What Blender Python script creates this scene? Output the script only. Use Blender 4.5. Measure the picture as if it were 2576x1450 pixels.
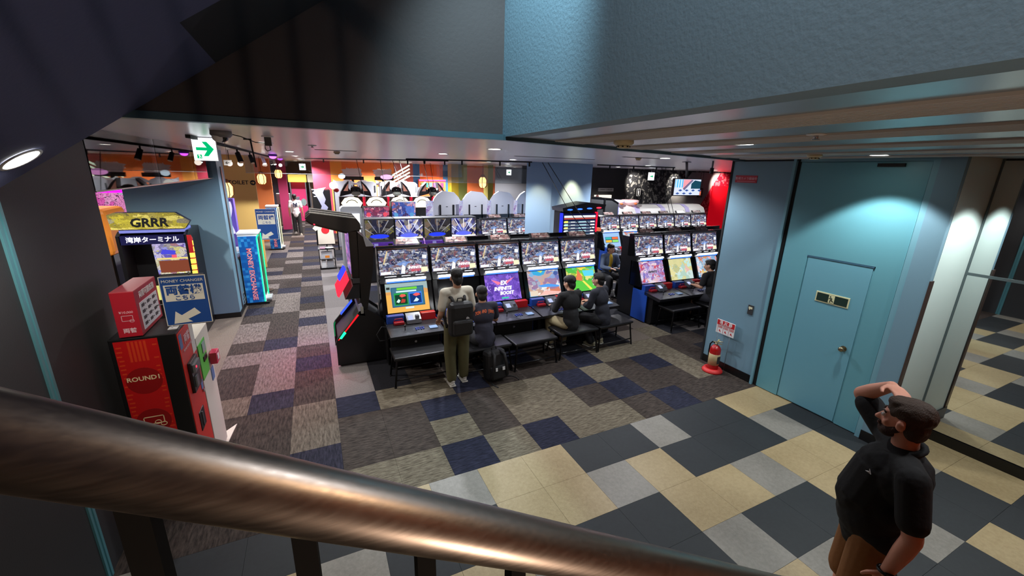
import bpy, bmesh, math, random
from mathutils import Vector, Matrix, Euler
PI = math.pi
for o in list(bpy.data.objects):
    bpy.data.objects.remove(o, do_unlink=True)
SC = bpy.context.scene
COL = SC.collection

# ------------------------------------------------------------------ camera, world, exposure
cd = bpy.data.cameras.new('camera')
cam = bpy.data.objects.new('camera', cd)
COL.objects.link(cam)
cd.sensor_fit = 'HORIZONTAL'
cd.sensor_width = 36
cd.lens = 1031.9 / 2576 * 36
cd.clip_start = 0.02
cd.clip_end = 120
cam.matrix_world = Matrix.Translation((0, 0, 2.94)) @ (Matrix.Rotation(-.4505, 4, 'Z') @ Matrix.Rotation(1.2953, 4, 'X') @ Matrix.Rotation(.0268, 4, 'Z'))
SC.camera = cam
W = bpy.data.worlds.new('world')
SC.world = W
W.use_nodes = True
W.node_tree.nodes['Background'].inputs[0].default_value = (.10, .11, .14, 1)
W.node_tree.nodes['Background'].inputs[1].default_value = 1.0
SC.view_settings.view_transform = 'Standard'
SC.view_settings.look = 'None'
SC.view_settings.exposure = 0.35
SC.view_settings.gamma = 1.0
SC.view_settings.use_curve_mapping = False
SC.cycles.max_bounces = 7
SC.cycles.diffuse_bounces = 4
SC.cycles.glossy_bounces = 4
SC.cycles.transparent_max_bounces = 12
SC.cycles.sample_clamp_indirect = 4.0
SC.cycles.use_denoising = True
SC.cycles.caustics_reflective = False
SC.cycles.caustics_refractive = False

def spot(loc, aim, power, angle=120, blend=.6, col=(1, .96, .9), r=.05):
    l = bpy.data.lights.new('downlight_lamp', 'SPOT')
    l.energy = power; l.spot_size = math.radians(angle); l.spot_blend = blend
    l.color = col; l.shadow_soft_size = r
    o = bpy.data.objects.new('downlight_lamp', l); COL.objects.link(o)
    o.location = loc
    o.rotation_euler = (Vector(aim) - Vector(loc)).to_track_quat('-Z', 'Y').to_euler()
    return o

CZ = 3.2
# (x, y, power, colour): round ceiling lamps, two of them added to brighten far surfaces
COOL = (.93, .95, 1.0); WARM = (1, .86, .66); WARMW = (1, .95, .88)
DL = [(3.09, 2.30, 30, COOL), (5.16, 2.32, 90, (.95, 1, .98)), (3.08, .62, 32, COOL), (2.0, 6.87, 210, COOL), (2.02, 4.76, 50, COOL),
      (4.84, 4.85, 120, COOL), (-.45, 5.9, 60, WARMW), (-.3, 9.0, 255, COOL), (-.3, 12.5, 442, COOL), (-.3, 16.5, 510, COOL), (-.3, 20.0, 544, COOL), (-.6, 24, 544, COOL),
      (4.0, 8.4, 260, COOL), (4.5, 11.0, 100, COOL), (10.6, 22.0, 420, COOL), (8.2, 8.8, 442, COOL), (2.6, 12.5, 714, COOL), (6.0, 13.0, 714, COOL), (9.5, 11.6, 300, COOL), (13.5, 11.0, 170, COOL),  # second and third here are added, for the backboards and back room wall
      (3.5, 16.5, 782, COOL), (8.0, 17.5, 714, COOL), (-2.6, 6.9, 230, WARMW), (-4.5, 10.5, 272, COOL), (12.5, 7.5, 160, COOL), (5.8, 19.0, 714, WARM), (2.5, 19.3, 612, WARM)]
for x, y, p, c in DL:
    spot((x, y, CZ - .03), (x, y, 0), p, 150 if (x, y) != (5.16, 2.32) else 104, .5 if (x, y) != (5.16, 2.32) else .25, c)
# warm wall washers on the pillar and the far painted walls
spot((6.2, 8.95, 3.17), (6.3, 9.5, 1.9), 170, 54, .8, (1, .72, .36))
spot((5.0, 8.95, 3.17), (5.28, 9.5, 1.9), 60, 50, .8, (1, .72, .36))
spot((11.9, 13.3, 3.17), (12.4, 14, 2.6), 260, 60, .8, (1, .93, .8))
spot((14.4, 13.3, 3.17), (14.7, 14, 2.6), 260, 60, .8, (1, .93, .8))
spot((17.0, 13.2, 3.17), (17.5, 14, 2.6), 200, 70, .8, (1, .8, .7))
# stairwell: a cool lamp high over the void, an added warm one low behind the camera, the soffit's downlight
spot((1.0, 1.9, 5.2), (1.32, 2.75, 3.55), 400, 60, .8, (.60, .88, 1.0), .08)
spot((.1, -1.15, 1.9), (.5, 3.05, 3.7), 62, 110, .9, (1, .74, .55), .02)  # added lamp without a fixture, throws baluster stripes on the back fascia
spot((-1.21, 2.77, 2.90), (-1.35, 3.1, 0), 60, 150, .8, (1, .95, .86), .06)
spot((1.0, -.5, 5.2), (-.6, -1.3, 2.6), 75, 110, .8, (1, .66, .38), .1)  # added warm lamp, lights the stair wall so the handrail reflects orange
spot((.75, .5, 5.0), (1.37, .9, 3.4), 90, 120, .9, (.9, .95, 1), .1)  # added fill lamp, brightens the near part of the right fascia
spot((5.95, 1.2, 3.17), (5.95, 1.2, 0), 95, 104, .25, (.95, 1, .98))
spot((4.6, .2, 3.17), (4.6, .2, 0), 40, 150, .5, COOL)

# ------------------------------------------------------------------ materials
def lin(c):
    return tuple(((v / 255) / 12.92 if v / 255 <= .04045 else ((v / 255 + .055) / 1.055) ** 2.4) for v in c)
MATS = {}
def M(name, col, rough=.6, metal=0.0, emis=None, es=1.0, bump=0, bs=60, coat=0, spec=.5, alpha=None):
    if name in MATS: return MATS[name]
    m = bpy.data.materials.new(name); m.use_nodes = True
    nt = m.node_tree; b = nt.nodes['Principled BSDF']
    b.inputs['Base Color'].default_value = (*lin(col), 1)
    b.inputs['Roughness'].default_value = rough
    b.inputs['Metallic'].default_value = metal
    b.inputs['Coat Weight'].default_value = coat
    b.inputs['Specular IOR Level'].default_value = spec
    if emis:
        b.inputs['Emission Color'].default_value = (*lin(emis), 1)
        b.inputs['Emission Strength'].default_value = es
    if bump:
        g = nt.nodes.new('ShaderNodeNewGeometry'); n = nt.nodes.new('ShaderNodeTexNoise'); n.inputs['Scale'].default_value = bs
        n.inputs['Detail'].default_value = 4
        bu = nt.nodes.new('ShaderNodeBump'); bu.inputs['Strength'].default_value = bump; bu.inputs['Distance'].default_value = .01
        nt.links.new(g.outputs['Position'], n.inputs['Vector']); nt.links.new(n.outputs['Fac'], bu.inputs['Height']); nt.links.new(bu.outputs['Normal'], b.inputs['Normal'])
    MATS[name] = m
    return m
def E(name, col, s=1.0):
    if name in MATS: return MATS[name]
    m = bpy.data.materials.new(name); m.use_nodes = True
    nt = m.node_tree; nt.nodes.remove(nt.nodes['Principled BSDF'])
    e = nt.nodes.new('ShaderNodeEmission'); e.inputs[0].default_value = (*lin(col), 1); e.inputs[1].default_value = s
    nt.links.new(e.outputs[0], nt.nodes['Material Output'].inputs[0]); MATS[name] = m
    return m
def ramp(nt, stops, const=False):
    r = nt.nodes.new('ShaderNodeValToRGB'); cr = r.color_ramp
    cr.interpolation = 'CONSTANT' if const else 'LINEAR'
    while len(cr.elements) < len(stops): cr.elements.new(.5)
    for e, (p, c) in zip(cr.elements, stops): e.position = p; e.color = (*lin(c), 1)
    return r
def art(name, stops, sx=10, sy=6, strength=1.0, seed=0, warp=.6, base=None, rough=.35, edge=.03):
    """busy printed or displayed picture from warped cells; emissive unless strength is 0"""
    if name in MATS: return MATS[name]
    m = bpy.data.materials.new(name); m.use_nodes = True
    nt = m.node_tree; L = nt.links; b = nt.nodes['Principled BSDF']
    uv = nt.nodes.new('ShaderNodeTexCoord'); mp = nt.nodes.new('ShaderNodeMapping')
    mp.inputs['Scale'].default_value = (sx, sy, 1); mp.inputs['Location'].default_value = (seed, seed * 1.7, 0)
    L.new(uv.outputs['UV'], mp.inputs['Vector'])
    n = nt.nodes.new('ShaderNodeTexNoise'); n.inputs['Scale'].default_value = .9; n.inputs['Detail'].default_value = 3
    L.new(mp.outputs[0], n.inputs['Vector'])
    mx = nt.nodes.new('ShaderNodeVectorMath'); mx.operation = 'MULTIPLY_ADD'; mx.inputs[1].default_value = (warp * 4,) * 3
    L.new(n.outputs['Color'], mx.inputs[0]); L.new(mp.outputs[0], mx.inputs[2])
    v = nt.nodes.new('ShaderNodeTexVoronoi'); v.inputs['Scale'].default_value = 1.0; L.new(mx.outputs[0], v.inputs['Vector'])
    v2 = nt.nodes.new('ShaderNodeTexVoronoi'); v2.feature = 'DISTANCE_TO_EDGE'; L.new(mx.outputs[0], v2.inputs['Vector'])
    s = nt.nodes.new('ShaderNodeSeparateColor'); L.new(v.outputs['Color'], s.inputs[0])
    r = ramp(nt, stops); L.new(s.outputs[0], r.inputs[0])
    cmp = nt.nodes.new('ShaderNodeMath'); cmp.operation = 'GREATER_THAN'; cmp.inputs[1].default_value = edge; L.new(v2.outputs['Distance'], cmp.inputs[0])
    mul = nt.nodes.new('ShaderNodeMix'); mul.data_type = 'RGBA'; mul.inputs[6].default_value = (*lin(base or (25, 25, 45)), 1)
    L.new(cmp.outputs[0], mul.inputs[0]); L.new(r.outputs[0], mul.inputs[7])
    if strength:
        b.inputs['Base Color'].default_value = (0, 0, 0, 1); b.inputs['Roughness'].default_value = .3
        b.inputs['Specular IOR Level'].default_value = .2
        L.new(mul.outputs[2], b.inputs['Emission Color']); b.inputs['Emission Strength'].default_value = strength
    else:
        L.new(mul.outputs[2], b.inputs['Base Color']); b.inputs['Roughness'].default_value = rough
    MATS[name] = m
    return m
def streak(name, c1, c2, axis, rough=.95, fine=True):
    """carpet: two tones streaked along one axis"""
    m = bpy.data.materials.new(name); m.use_nodes = True
    nt = m.node_tree; L = nt.links; b = nt.nodes['Principled BSDF']; b.inputs['Roughness'].default_value = rough
    b.inputs['Specular IOR Level'].default_value = .15
    g = nt.nodes.new('ShaderNodeNewGeometry'); mp = nt.nodes.new('ShaderNodeMapping')
    mp.inputs['Scale'].default_value = {'x': (9, 70, 1), 'y': (45, 8, 1), '': (60, 60, 1)}[axis]
    L.new(g.outputs['Position'], mp.inputs[0])
    n = nt.nodes.new('ShaderNodeTexNoise'); n.inputs['Scale'].default_value = 1; n.inputs['Detail'].default_value = 5; n.inputs['Roughness'].default_value = .65
    L.new(mp.outputs[0], n.inputs['Vector'])
    r = ramp(nt, [(.36, c1), (.66, c2)]); L.new(n.outputs['Fac'], r.inputs[0]); L.new(r.outputs[0], b.inputs['Base Color'])
    bu = nt.nodes.new('ShaderNodeBump'); bu.inputs['Strength'].default_value = .5; bu.inputs['Distance'].default_value = .004
    L.new(n.outputs['Fac'], bu.inputs['Height']); L.new(bu.outputs[0], b.inputs['Normal'])
    MATS[name] = m
    return m
def flecked(name, c1, c2, scale=26, rough=.42):
    m = bpy.data.materials.new(name); m.use_nodes = True
    nt = m.node_tree; L = nt.links; b = nt.nodes['Principled BSDF']; b.inputs['Roughness'].default_value = rough; b.inputs['Specular IOR Level'].default_value = .3
    g = nt.nodes.new('ShaderNodeNewGeometry'); n = nt.nodes.new('ShaderNodeTexNoise'); n.inputs['Scale'].default_value = scale; n.inputs['Detail'].default_value = 8; n.inputs['Roughness'].default_value = .8
    n2 = nt.nodes.new('ShaderNodeTexNoise'); n2.inputs['Scale'].default_value = 1.3; n2.inputs['Detail'].default_value = 2
    L.new(g.outputs['Position'], n.inputs['Vector']); L.new(g.outputs['Position'], n2.inputs['Vector'])
    a = nt.nodes.new('ShaderNodeMath'); a.operation = 'MULTIPLY_ADD'; a.inputs[1].default_value = .45
    L.new(n2.outputs['Fac'], a.inputs[0]); 
    s = nt.nodes.new('ShaderNodeMath'); s.operation = 'MULTIPLY'; s.inputs[1].default_value = .6; L.new(n.outputs['Fac'], s.inputs[0]); L.new(s.outputs[0], a.inputs[2])
    r = ramp(nt, [(.38, c1), (.62, c2)]); L.new(a.outputs[0], r.inputs[0]); L.new(r.outputs[0], b.inputs['Base Color'])
    MATS[name] = m
    return m

BLK = M('black_laminate', (16, 16, 18), .35); BLKG = M('black_gloss', (10, 10, 12), .12); BLKM = M('black_matt', (22, 22, 24), .8)
DGREY = M('dark_grey', (52, 53, 56), .5); GREY = M('grey_plastic', (150, 151, 155), .5); LGREY = M('light_grey_plastic', (196, 196, 200), .5)
WHITE = M('white_plastic', (225, 226, 226), .45); CHROME = M('chrome', (200, 200, 205), .15, 1); STEEL = M('grey_steel', (120, 122, 126), .4, .6)
RED = M('red_panel', (176, 24, 30), .4); BLUE = M('blue_panel', (28, 66, 150), .4); VINYL = M('black_vinyl', (24, 24, 26), .32, bump=.15, bs=40)
RUB = M('black_rubber', (18, 18, 19), .7); TUBEB = M('black_tube_metal', (30, 30, 32), .3, .5)
SCROFF = M('screen_off', (10, 11, 14), .1)
TUBE_ON = E('lamp_tube_on', (250, 250, 255), 12); BLUELED = E('blue_led', (40, 90, 255), 3); GREENLED = E('green_led', (20, 255, 120), 3.2); WARMLED = E('pale_led', (255, 250, 170), 2.2)
REDLED = E('red_led', (255, 40, 60), 3); PINKLED = E('magenta_led', (255, 70, 240), 3); DOWN_ON = E('downlight_on', (255, 252, 240), 14)
SIGNW = E('sign_white', (245, 250, 255), 1.6); SIGNG = E('sign_green', (0, 175, 105), 1.0)

# ------------------------------------------------------------------ mesh builders
class MB:
    def __init__(s):
        s.bm = bmesh.new(); s.uv = s.bm.loops.layers.uv.new('UVMap')
    def face(s, pts, m=0, uvs=None):
        f = s.bm.faces.new([s.bm.verts.new(p) for p in pts]); f.material_index = m
        if uvs is None and len(pts) == 4: uvs = [(0, 0), (1, 0), (1, 1), (0, 1)]
        if uvs:
            for l, u in zip(f.loops, uvs): l[s.uv].uv = u
        return s
    def box(s, x0, y0, z0, x1, y1, z1, m=0, bev=0):
        if x0 > x1: x0, x1 = x1, x0
        if y0 > y1: y0, y1 = y1, y0
        if z0 > z1: z0, z1 = z1, z0
        v = [s.bm.verts.new(p) for p in ((x0, y0, z0), (x1, y0, z0), (x1, y1, z0), (x0, y1, z0), (x0, y0, z1), (x1, y0, z1), (x1, y1, z1), (x0, y1, z1))]
        fs = []
        for i in ((0, 3, 2, 1), (4, 5, 6, 7), (0, 1, 5, 4), (1, 2, 6, 5), (2, 3, 7, 6), (3, 0, 4, 7)):
            f = s.bm.faces.new([v[k] for k in i]); f.material_index = m; fs.append(f)
            for l, u in zip(f.loops, ((0, 0), (1, 0), (1, 1), (0, 1))): l[s.uv].uv = u
        if bev:
            es = {e for f in fs for e in f.edges}
            r = bmesh.ops.bevel(s.bm, geom=list(es), offset=bev, segments=2, profile=.5, affect='EDGES')
            for f in r['faces']: f.material_index = m
        return s
    def prism(s, pts, ax, a, b, m=0, m2=None):
        """2D outline extruded along ax ('x','y','z') from a to b"""
        def P(p, t):
            return {'x': (t, p[0], p[1]), 'y': (p[0], t, p[1]), 'z': (p[0], p[1], t)}[ax]
        A = [s.bm.verts.new(P(p, a)) for p in pts]; B = [s.bm.verts.new(P(p, b)) for p in pts]
        n = len(pts)
        fa = s.bm.faces.new(A); fb = s.bm.faces.new(B[::-1]); fa.material_index = fb.material_index = m if m2 is None else m2
        xs = [p[0] for p in pts]; ys = [p[1] for p in pts]
        for f in (fa, fb):
            for l in f.loops:
                c = l.vert.co; q = {'x': (c.y, c.z), 'y': (c.x, c.z), 'z': (c.x, c.y)}[ax]
                l[s.uv].uv = ((q[0] - min(xs)) / (max(xs) - min(xs) + 1e-9), (q[1] - min(ys)) / (max(ys) - min(ys) + 1e-9))
        for i in range(n):
            f = s.bm.faces.new((A[i], B[i], B[(i + 1) % n], A[(i + 1) % n])); f.material_index = m
        return s
    def cyl(s, p, q, r, r2=None, n=14, m=0, cap=True):
        p, q = Vector(p), Vector(q); r2 = r if r2 is None else r2
        d = (q - p).normalized(); u = d.orthogonal().normalized(); w = d.cross(u)
        A, B = [], []
        for i in range(n):
            a = 2 * PI * i / n; k = u * math.cos(a) + w * math.sin(a)
            A.append(s.bm.verts.new(p + k * r)); B.append(s.bm.verts.new(q + k * r2))
        for i in range(n):
            f = s.bm.faces.new((A[i], A[(i + 1) % n], B[(i + 1) % n], B[i])); f.material_index = m; f.smooth = True
        if cap:
            for c in (A[::-1], B):
                f = s.bm.faces.new(c); f.material_index = m
        return s
    def tube(s, pts, r, n=8, m=0, close=False):
        pts = [Vector(p) for p in pts]; rings = []
        N = len(pts); u = None
        for i, p in enumerate(pts):
            a = pts[i - 1] if i or close else p; b = pts[(i + 1) % N] if i < N - 1 or close else p
            d = (b - a).normalized()
            if u is None: u = d.orthogonal().normalized()
            u = (u - d * u.dot(d)).normalized(); w = d.cross(u)
            rings.append([s.bm.verts.new(p + (u * math.cos(2 * PI * k / n) + w * math.sin(2 * PI * k / n)) * r) for k in range(n)])
        for i in range(N if close else N - 1):
            A, B = rings[i], rings[(i + 1) % N]
            for k in range(n):
                f = s.bm.faces.new((A[k], A[(k + 1) % n], B[(k + 1) % n], B[k])); f.material_index = m; f.smooth = True
        if not close:
            for c in (rings[0][::-1], rings[-1]):
                f = s.bm.faces.new(c); f.material_index = m
        return s
    def ell(s, c, r, m=0, rot=None, sub=2):
        mat = Matrix.Translation(c) @ (rot.to_4x4() if rot else Matrix.Identity(4)) @ Matrix.Diagonal((*r, 1)) 
        g = bmesh.ops.create_icosphere(s.bm, subdivisions=sub, radius=1, matrix=mat)
        for v in g['verts']:
            for f in v.link_faces: f.material_index = m; f.smooth = True
        return s
    def lathe(s, prof, c=(0, 0, 0), n=20, m=0, cap=True):
        rings = []
        for r, z in prof:
            rings.append([s.bm.verts.new((c[0] + r * math.cos(2 * PI * k / n), c[1] + r * math.sin(2 * PI * k / n), c[2] + z)) for k in range(n)])
        for A, B in zip(rings, rings[1:]):
            for k in range(n):
                f = s.bm.faces.new((A[k], A[(k + 1) % n], B[(k + 1) % n], B[k])); f.material_index = m; f.smooth = True
        if cap:
            for c_ in (rings[0][::-1], rings[-1]):
                f = s.bm.faces.new(c_); f.material_index = m
        return s
    def build(s, name, mats, parent=None, loc=None, rot=None):
        me = bpy.data.meshes.new(name)
        bmesh.ops.remove_doubles(s.bm, verts=s.bm.verts, dist=1e-6)
        s.bm.to_mesh(me); s.bm.free()
        for m in (mats if isinstance(mats, (list, tuple)) else [mats]): me.materials.append(m)
        o = bpy.data.objects.new(name, me); COL.objects.link(o)
        if parent: o.parent = parent
        if loc: o.location = loc
        if rot: o.rotation_euler = rot
        return o
def tag(o, label=None, cat=None, group=None, kind=None):
    for k, v in (('label', label), ('category', cat), ('group', group), ('kind', kind)):
        if v: o[k] = v
    return o
def thing(name, label, cat, loc=(0, 0, 0), rz=0, group=None):
    o = bpy.data.objects.new(name, None); COL.objects.link(o); o.empty_display_size = .1
    o.location = loc; o.rotation_euler = (0, 0, rz)
    return tag(o, label, cat, group)
def struct(name, mb, mats, label=None):
    o = mb.build(name, mats); o['kind'] = 'structure'
    if label: o['label'] = label
    return o
def dup(o, loc=None, rz=None, label=None, group=None, parent=None):
    c = o.copy(); COL.objects.link(c)
    if parent: c.parent = parent
    if loc is not None: c.location = loc
    if rz is not None: c.rotation_euler = (0, 0, rz)
    if label: c['label'] = label
    if group: c['group'] = group
    for ch in list(o.children): dup(ch, parent=c)
    return c
TXT = {}
def text(s, size, parent, loc, rot, mat, name='lettering', align='CENTER', ext=.001, sx=1.0, bold=0, shear=0):
    key = (s, size, mat.name, align, ext, sx, bold, shear)
    if key not in TXT:
        cu = bpy.data.curves.new('t', 'FONT'); cu.body = s; cu.size = size; cu.align_x = align; cu.align_y = 'CENTER'
        cu.extrude = ext; cu.offset = bold; cu.resolution_u = 2; cu.shear = shear
        ob = bpy.data.objects.new('t', cu); COL.objects.link(ob)
        bpy.context.view_layer.update()
        me = bpy.data.meshes.new_from_object(ob.evaluated_get(bpy.context.evaluated_depsgraph_get()))
        bpy.data.objects.remove(ob)
        for v in me.vertices: v.co.x *= sx
        me.materials.clear(); me.materials.append(mat); TXT[key] = me
    o = bpy.data.objects.new(name, TXT[key]); COL.objects.link(o)
    if parent: o.parent = parent
    o.location = loc; o.rotation_euler = rot
    return o
FY = (PI / 2, 0, 0)          # reads from the -y side
FX = (PI / 2, 0, -PI / 2)    # reads from the -x side
FPX = (PI / 2, 0, PI / 2)    # reads from the +x side

# ================================================================== SETTING
TEAL = M('teal_wall_paint', (112, 160, 176), .5, bump=.05, bs=120)
TEAL2 = M('teal_door_paint', (98, 156, 170), .42, bump=.04, bs=160)
TEALG = M('blue_grey_wall_paint', (112, 146, 164), .55, bump=.05, bs=120)
PALE = M('pale_mint_panel', (206, 226, 222), .5)
BASEB = M('black_baseboard', (12, 12, 13), .4)
BWALL = M('charcoal_wall', (44, 44, 46), .6, bump=.08, bs=90)
NAVY = M('navy_soffit_plaster', (66, 72, 108), .8, bump=.15, bs=60)
BROWNF = M('brown_fascia_plaster', (50, 43, 43), .8, bump=.15, bs=50)
GBLUE = M('grey_blue_fascia', (112, 138, 152), .7, bump=.2, bs=60)
CEILM = M('ceiling_board', (226, 222, 232), .26, bump=.03, bs=8)
RIB = M('ribbed_ceiling_strip', (196, 190, 182), .7)
BRONZE = M('bronze_trim', (90, 76, 72), .35, .6)
ORANGEW = M('orange_wall', (190, 98, 50), .7)

# floor slab, then tiles as its parts
fl = struct('floor', MB().box(-7, -2.5, -.2, 19, 28.5, -.007), M('floor_screed', (40, 40, 42), .9))
TM = {'T': streak('tan_streak_carpet', (70, 63, 53), (131, 122, 105), 'x'), 'N': streak('navy_streak_carpet', (25, 26, 36), (50, 52, 70), 'x'),
      'B': streak('brown_streak_carpet', (38, 33, 31), (82, 73, 67), 'x'),
      't': streak('tan_aisle_carpet', (71, 63, 56), (115, 105, 94), 'y'), 'n': streak('navy_aisle_carpet', (28, 28, 37), (53, 51, 65), 'y'),
      'b': streak('brown_aisle_carpet', (39, 34, 32), (74, 65, 60), 'y'), 'l': streak('pale_aisle_carpet', (76, 69, 65), (124, 113, 108), 'y'),
      'G': streak('plain_grey_carpet', (102, 96, 94), (121, 115, 113), ''), 'K': streak('plain_dark_carpet', (29, 29, 34), (42, 42, 47), ''),
      'Q': streak('plain_beige_carpet', (99, 90, 81), (122, 112, 103), ''),
      'E': flecked('beige_vinyl', (140, 122, 88), (168, 150, 114)), 'g': flecked('grey_vinyl', (110, 106, 98), (136, 132, 124)), 'D': flecked('slate_vinyl', (30, 33, 36), (38, 42, 45), 20, .6)}
random.seed(5)
CAR = {6: 'bbnTTNTNTTBNBBB', 7: 'bbnBBTBTTBNBBTB', 8: 'bbtBBNBTTNTBNTB', 9: 'bbtNTTNBBBNTTTB', 10: 'tnbGKBBKNBKBKQT', 11: 'blbGKKBKKBBKKBQ', 12: 'blnGKKKKKKKKKBK',
       13: 'llbG', 14: 'bnlG', 15: 'lblG', 16: 'lbnG', 17: 'bblG', 18: 'nlbG', 19: 'blnG', 20: 'llbG', 21: 'bnbG', 22: 'lblG', 23: 'bbnG', 24: 'llbG'}
VIN = {0: 'EEDDEEgDDDEDDg', 1: 'EDDDEEEgDgDDEE', 2: 'EgDDDDgDDEEgEE', 3: 'EEEgDDEEgEEDED', 4: 'gDDEEgEDDDgDEE', 5: 'DEgEEDDgDDEEDE'}
cells = []
for j, row in list(CAR.items()) + [(j, None) for j in range(25, 55)]:
    for i in range(-12, 37):
        if i < -3:
            k = 'Q' if j > 7 else 'b'
        elif row and i + 3 < len(row): k = row[i + 3]
        elif i < 0: k = random.choice('bnlbl')
        elif i == 0: k = 'G'
        else: k = random.choice('KKBKGN' if j < 40 else 'bnlb')
        cells.append((.03 + .5 * i, .32 + .5 * j, k, 'carpet_tile'))
for j in range(-5, 6):
    for i in range(-14, 15):
        k = VIN[j][i + 1] if j in VIN and -1 <= i < 13 else random.choice('EEDgDE')
        if j == 4 and i == 0: k = 'D'
        if (j, i) in ((5, -2), (5, -1), (5, -3)): k = 'D'
        cells.append((.263 + .5 * i, .32 + .5 * j, k, 'vinyl_tile'))
def infront(x, y):
    x += .25; y += .25
    return y > .2 and x < 6.6 and (x > -1.7) and math.hypot(x, y) > .8 and (x * .88 + 1.3 * y) > .6 
cells.sort(key=lambda c: math.hypot(c[0] + .25, c[1] + .25))
cnt = {'carpet_tile': 0, 'vinyl_tile': 0}; rest = {}; TME = {}
for x, y, k, nm in cells:
    if nm == 'carpet_tile' and y + .5 > 3.3 and y < 3.31: continue
    if cnt[nm] < (240 if nm == 'carpet_tile' else 110) and infront(x, y):
        cnt[nm] += 1
        if k not in TME:
            b = MB(); b.box(.001, .001, -.007, .499, .499, 0); o = b.build(nm, TM[k], fl); TME[k] = o.data; o.location = (x, y, 0)
        else:
            o = bpy.data.objects.new(nm, TME[k]); COL.objects.link(o); o.parent = fl; o.location = (x, y, 0)
    else: rest.setdefault(k, []).append((x, y))
ks = sorted(rest); b = MB()
for mi, k in enumerate(ks):
    for x, y in rest[k]: b.box(x + .001, y + .001, -.007, x + .499, y + .499, 0, m=mi)
tag(b.build('far_floor_tiles', [TM[k] for k in ks], fl), kind='stuff')

# ceiling over arcade and hall, with an open void over the stair
b = MB(); t = .25
b.box(-7, 3.08, CZ, 19, 28.5, CZ + t); b.box(-7, -2.5, 5.6, 1.45, 3.2, 5.8)
ce = struct('ceiling', b, CEILM)
hallc = struct('ceiling_hall', MB().prism([(1.37, -2.5), (19, -2.5), (19, 3.08), (1.37, 3.08)], 'z', CZ, CZ + t), M('hall_ceiling_paint', (136, 150, 160), .3))
b = MB()
for x0, x1 in ((1.84, 2.22), (2.70, 3.06), (3.6, 3.98), (4.5, 4.9), (5.32, 5.6)):
    nrib = int((x1 - x0) / .032)
    for q in range(nrib):
        xx = x0 + q * .032
        yend = 3.0 + (xx - 1.34) * .26 - .06
        bb = MB(); bb.box(xx, -2.4, CZ - .012, xx + .018, yend, CZ + .002); o = bb.build('ceiling_rib', RIB, ce)
b.free() if hasattr(b, 'free') else None
# recessed shutter track crossing the ceiling
b = MB(); b.prism([(1.34, 2.99), (5.62, 4.10), (5.60, 4.16), (1.34, 3.06)], 'z', CZ - .03, CZ + .01)
b.prism([(-1.6, 3.06), (1.34, 2.99), (1.34, 3.06), (-1.6, 3.16)], 'z', CZ - .03, CZ + .01)
struct('trim_1', b, M('teal_grey_track', (70, 96, 106), .35, .4), 'dark teal shutter track across the ceiling')
# slots, smoke detectors and sprinklers come with the small fittings below
b = MB()
b.prism([(-1.62, CZ), (1.37, CZ), (1.37, 5.6), (-1.62, 5.6)], 'y', 3.05, 3.2)
struct('wall_fascia_back', b, BROWNF)
b = MB(); b.box(1.36, -2.5, CZ - .004, 1.5, 3.05, 5.6)
struct('wall_fascia_right', b, GBLUE)
# sloping underside of the upper stair flight
S = lambda x, y: 3.2 + .69 * (x + .84)
b = MB(); b.prism([(-2.0, S(-2.0, 0)), (-.42, S(-.42, 0)), (-.42, S(-.42, 0) + .3), (-2.0, S(-2.0, 0) + .3)], 'y', -2.5, 3.045)
b.prism([(-.42, S(-.42, 0)), (.30, S(.30, 0)), (.30, S(.30, 0) + .3), (-.42, S(-.42, 0) + .3)], 'y', -2.5, 2.3)
so = struct('ceiling_stair_soffit', b, NAVY)
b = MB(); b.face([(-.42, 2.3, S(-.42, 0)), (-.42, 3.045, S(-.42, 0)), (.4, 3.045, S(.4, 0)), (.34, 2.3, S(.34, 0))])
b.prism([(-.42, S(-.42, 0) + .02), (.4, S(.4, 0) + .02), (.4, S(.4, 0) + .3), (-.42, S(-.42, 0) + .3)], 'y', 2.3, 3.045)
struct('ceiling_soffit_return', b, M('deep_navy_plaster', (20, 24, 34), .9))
# left charcoal wall with teal strips
b = MB(); b.box(-1.75, -2.5, 0, -1.6, 4.57, 3.2)
wl = struct('wall_left', b, BWALL)
TS = M('teal_strip_metal', (92, 150, 160), .35, .3)
b = MB(); b.box(-1.6, 3.29, 0, -1.588, 3.315, 2.75); b.box(-1.6, 3.335, 0, -1.588, 3.36, 2.75); b.box(-1.6, 3.315, 0, -1.596, 3.335, 2.75)
b.box(-1.6, .9, 0, -1.588, .93, 2.0)
struct('trim_2', b, TS, 'vertical pair of teal metal strips on the charcoal wall')
# blue grey partition behind the yellow arcade machine
b = MB(); b.box(-2.92, 9.34, 0, -1.52, 9.46, CZ); b.box(-1.64, 9.46, 0, -1.52, 10.0, CZ); b.box(-1.64, 10.0, 0, -1.52, 10.9, 1.05)
struct('wall_partition', b, TEALG)
b = MB(); b.box(-2.92, 9.328, 0, -1.508, 9.34, .1); b.box(-1.52, 9.34, 0, -1.508, 10.9, .1)
struct('baseboard_partition', b, BASEB)
b = MB(); b.box(-1.52, 9.62, .1, -1.505, 9.70, 2.9); b.box(-1.53, 10.0, 1.05, -1.50, 10.9, 1.09)
struct('trim_3', b, BRONZE, 'thin bronze strip down the partition beside the service window')
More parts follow.
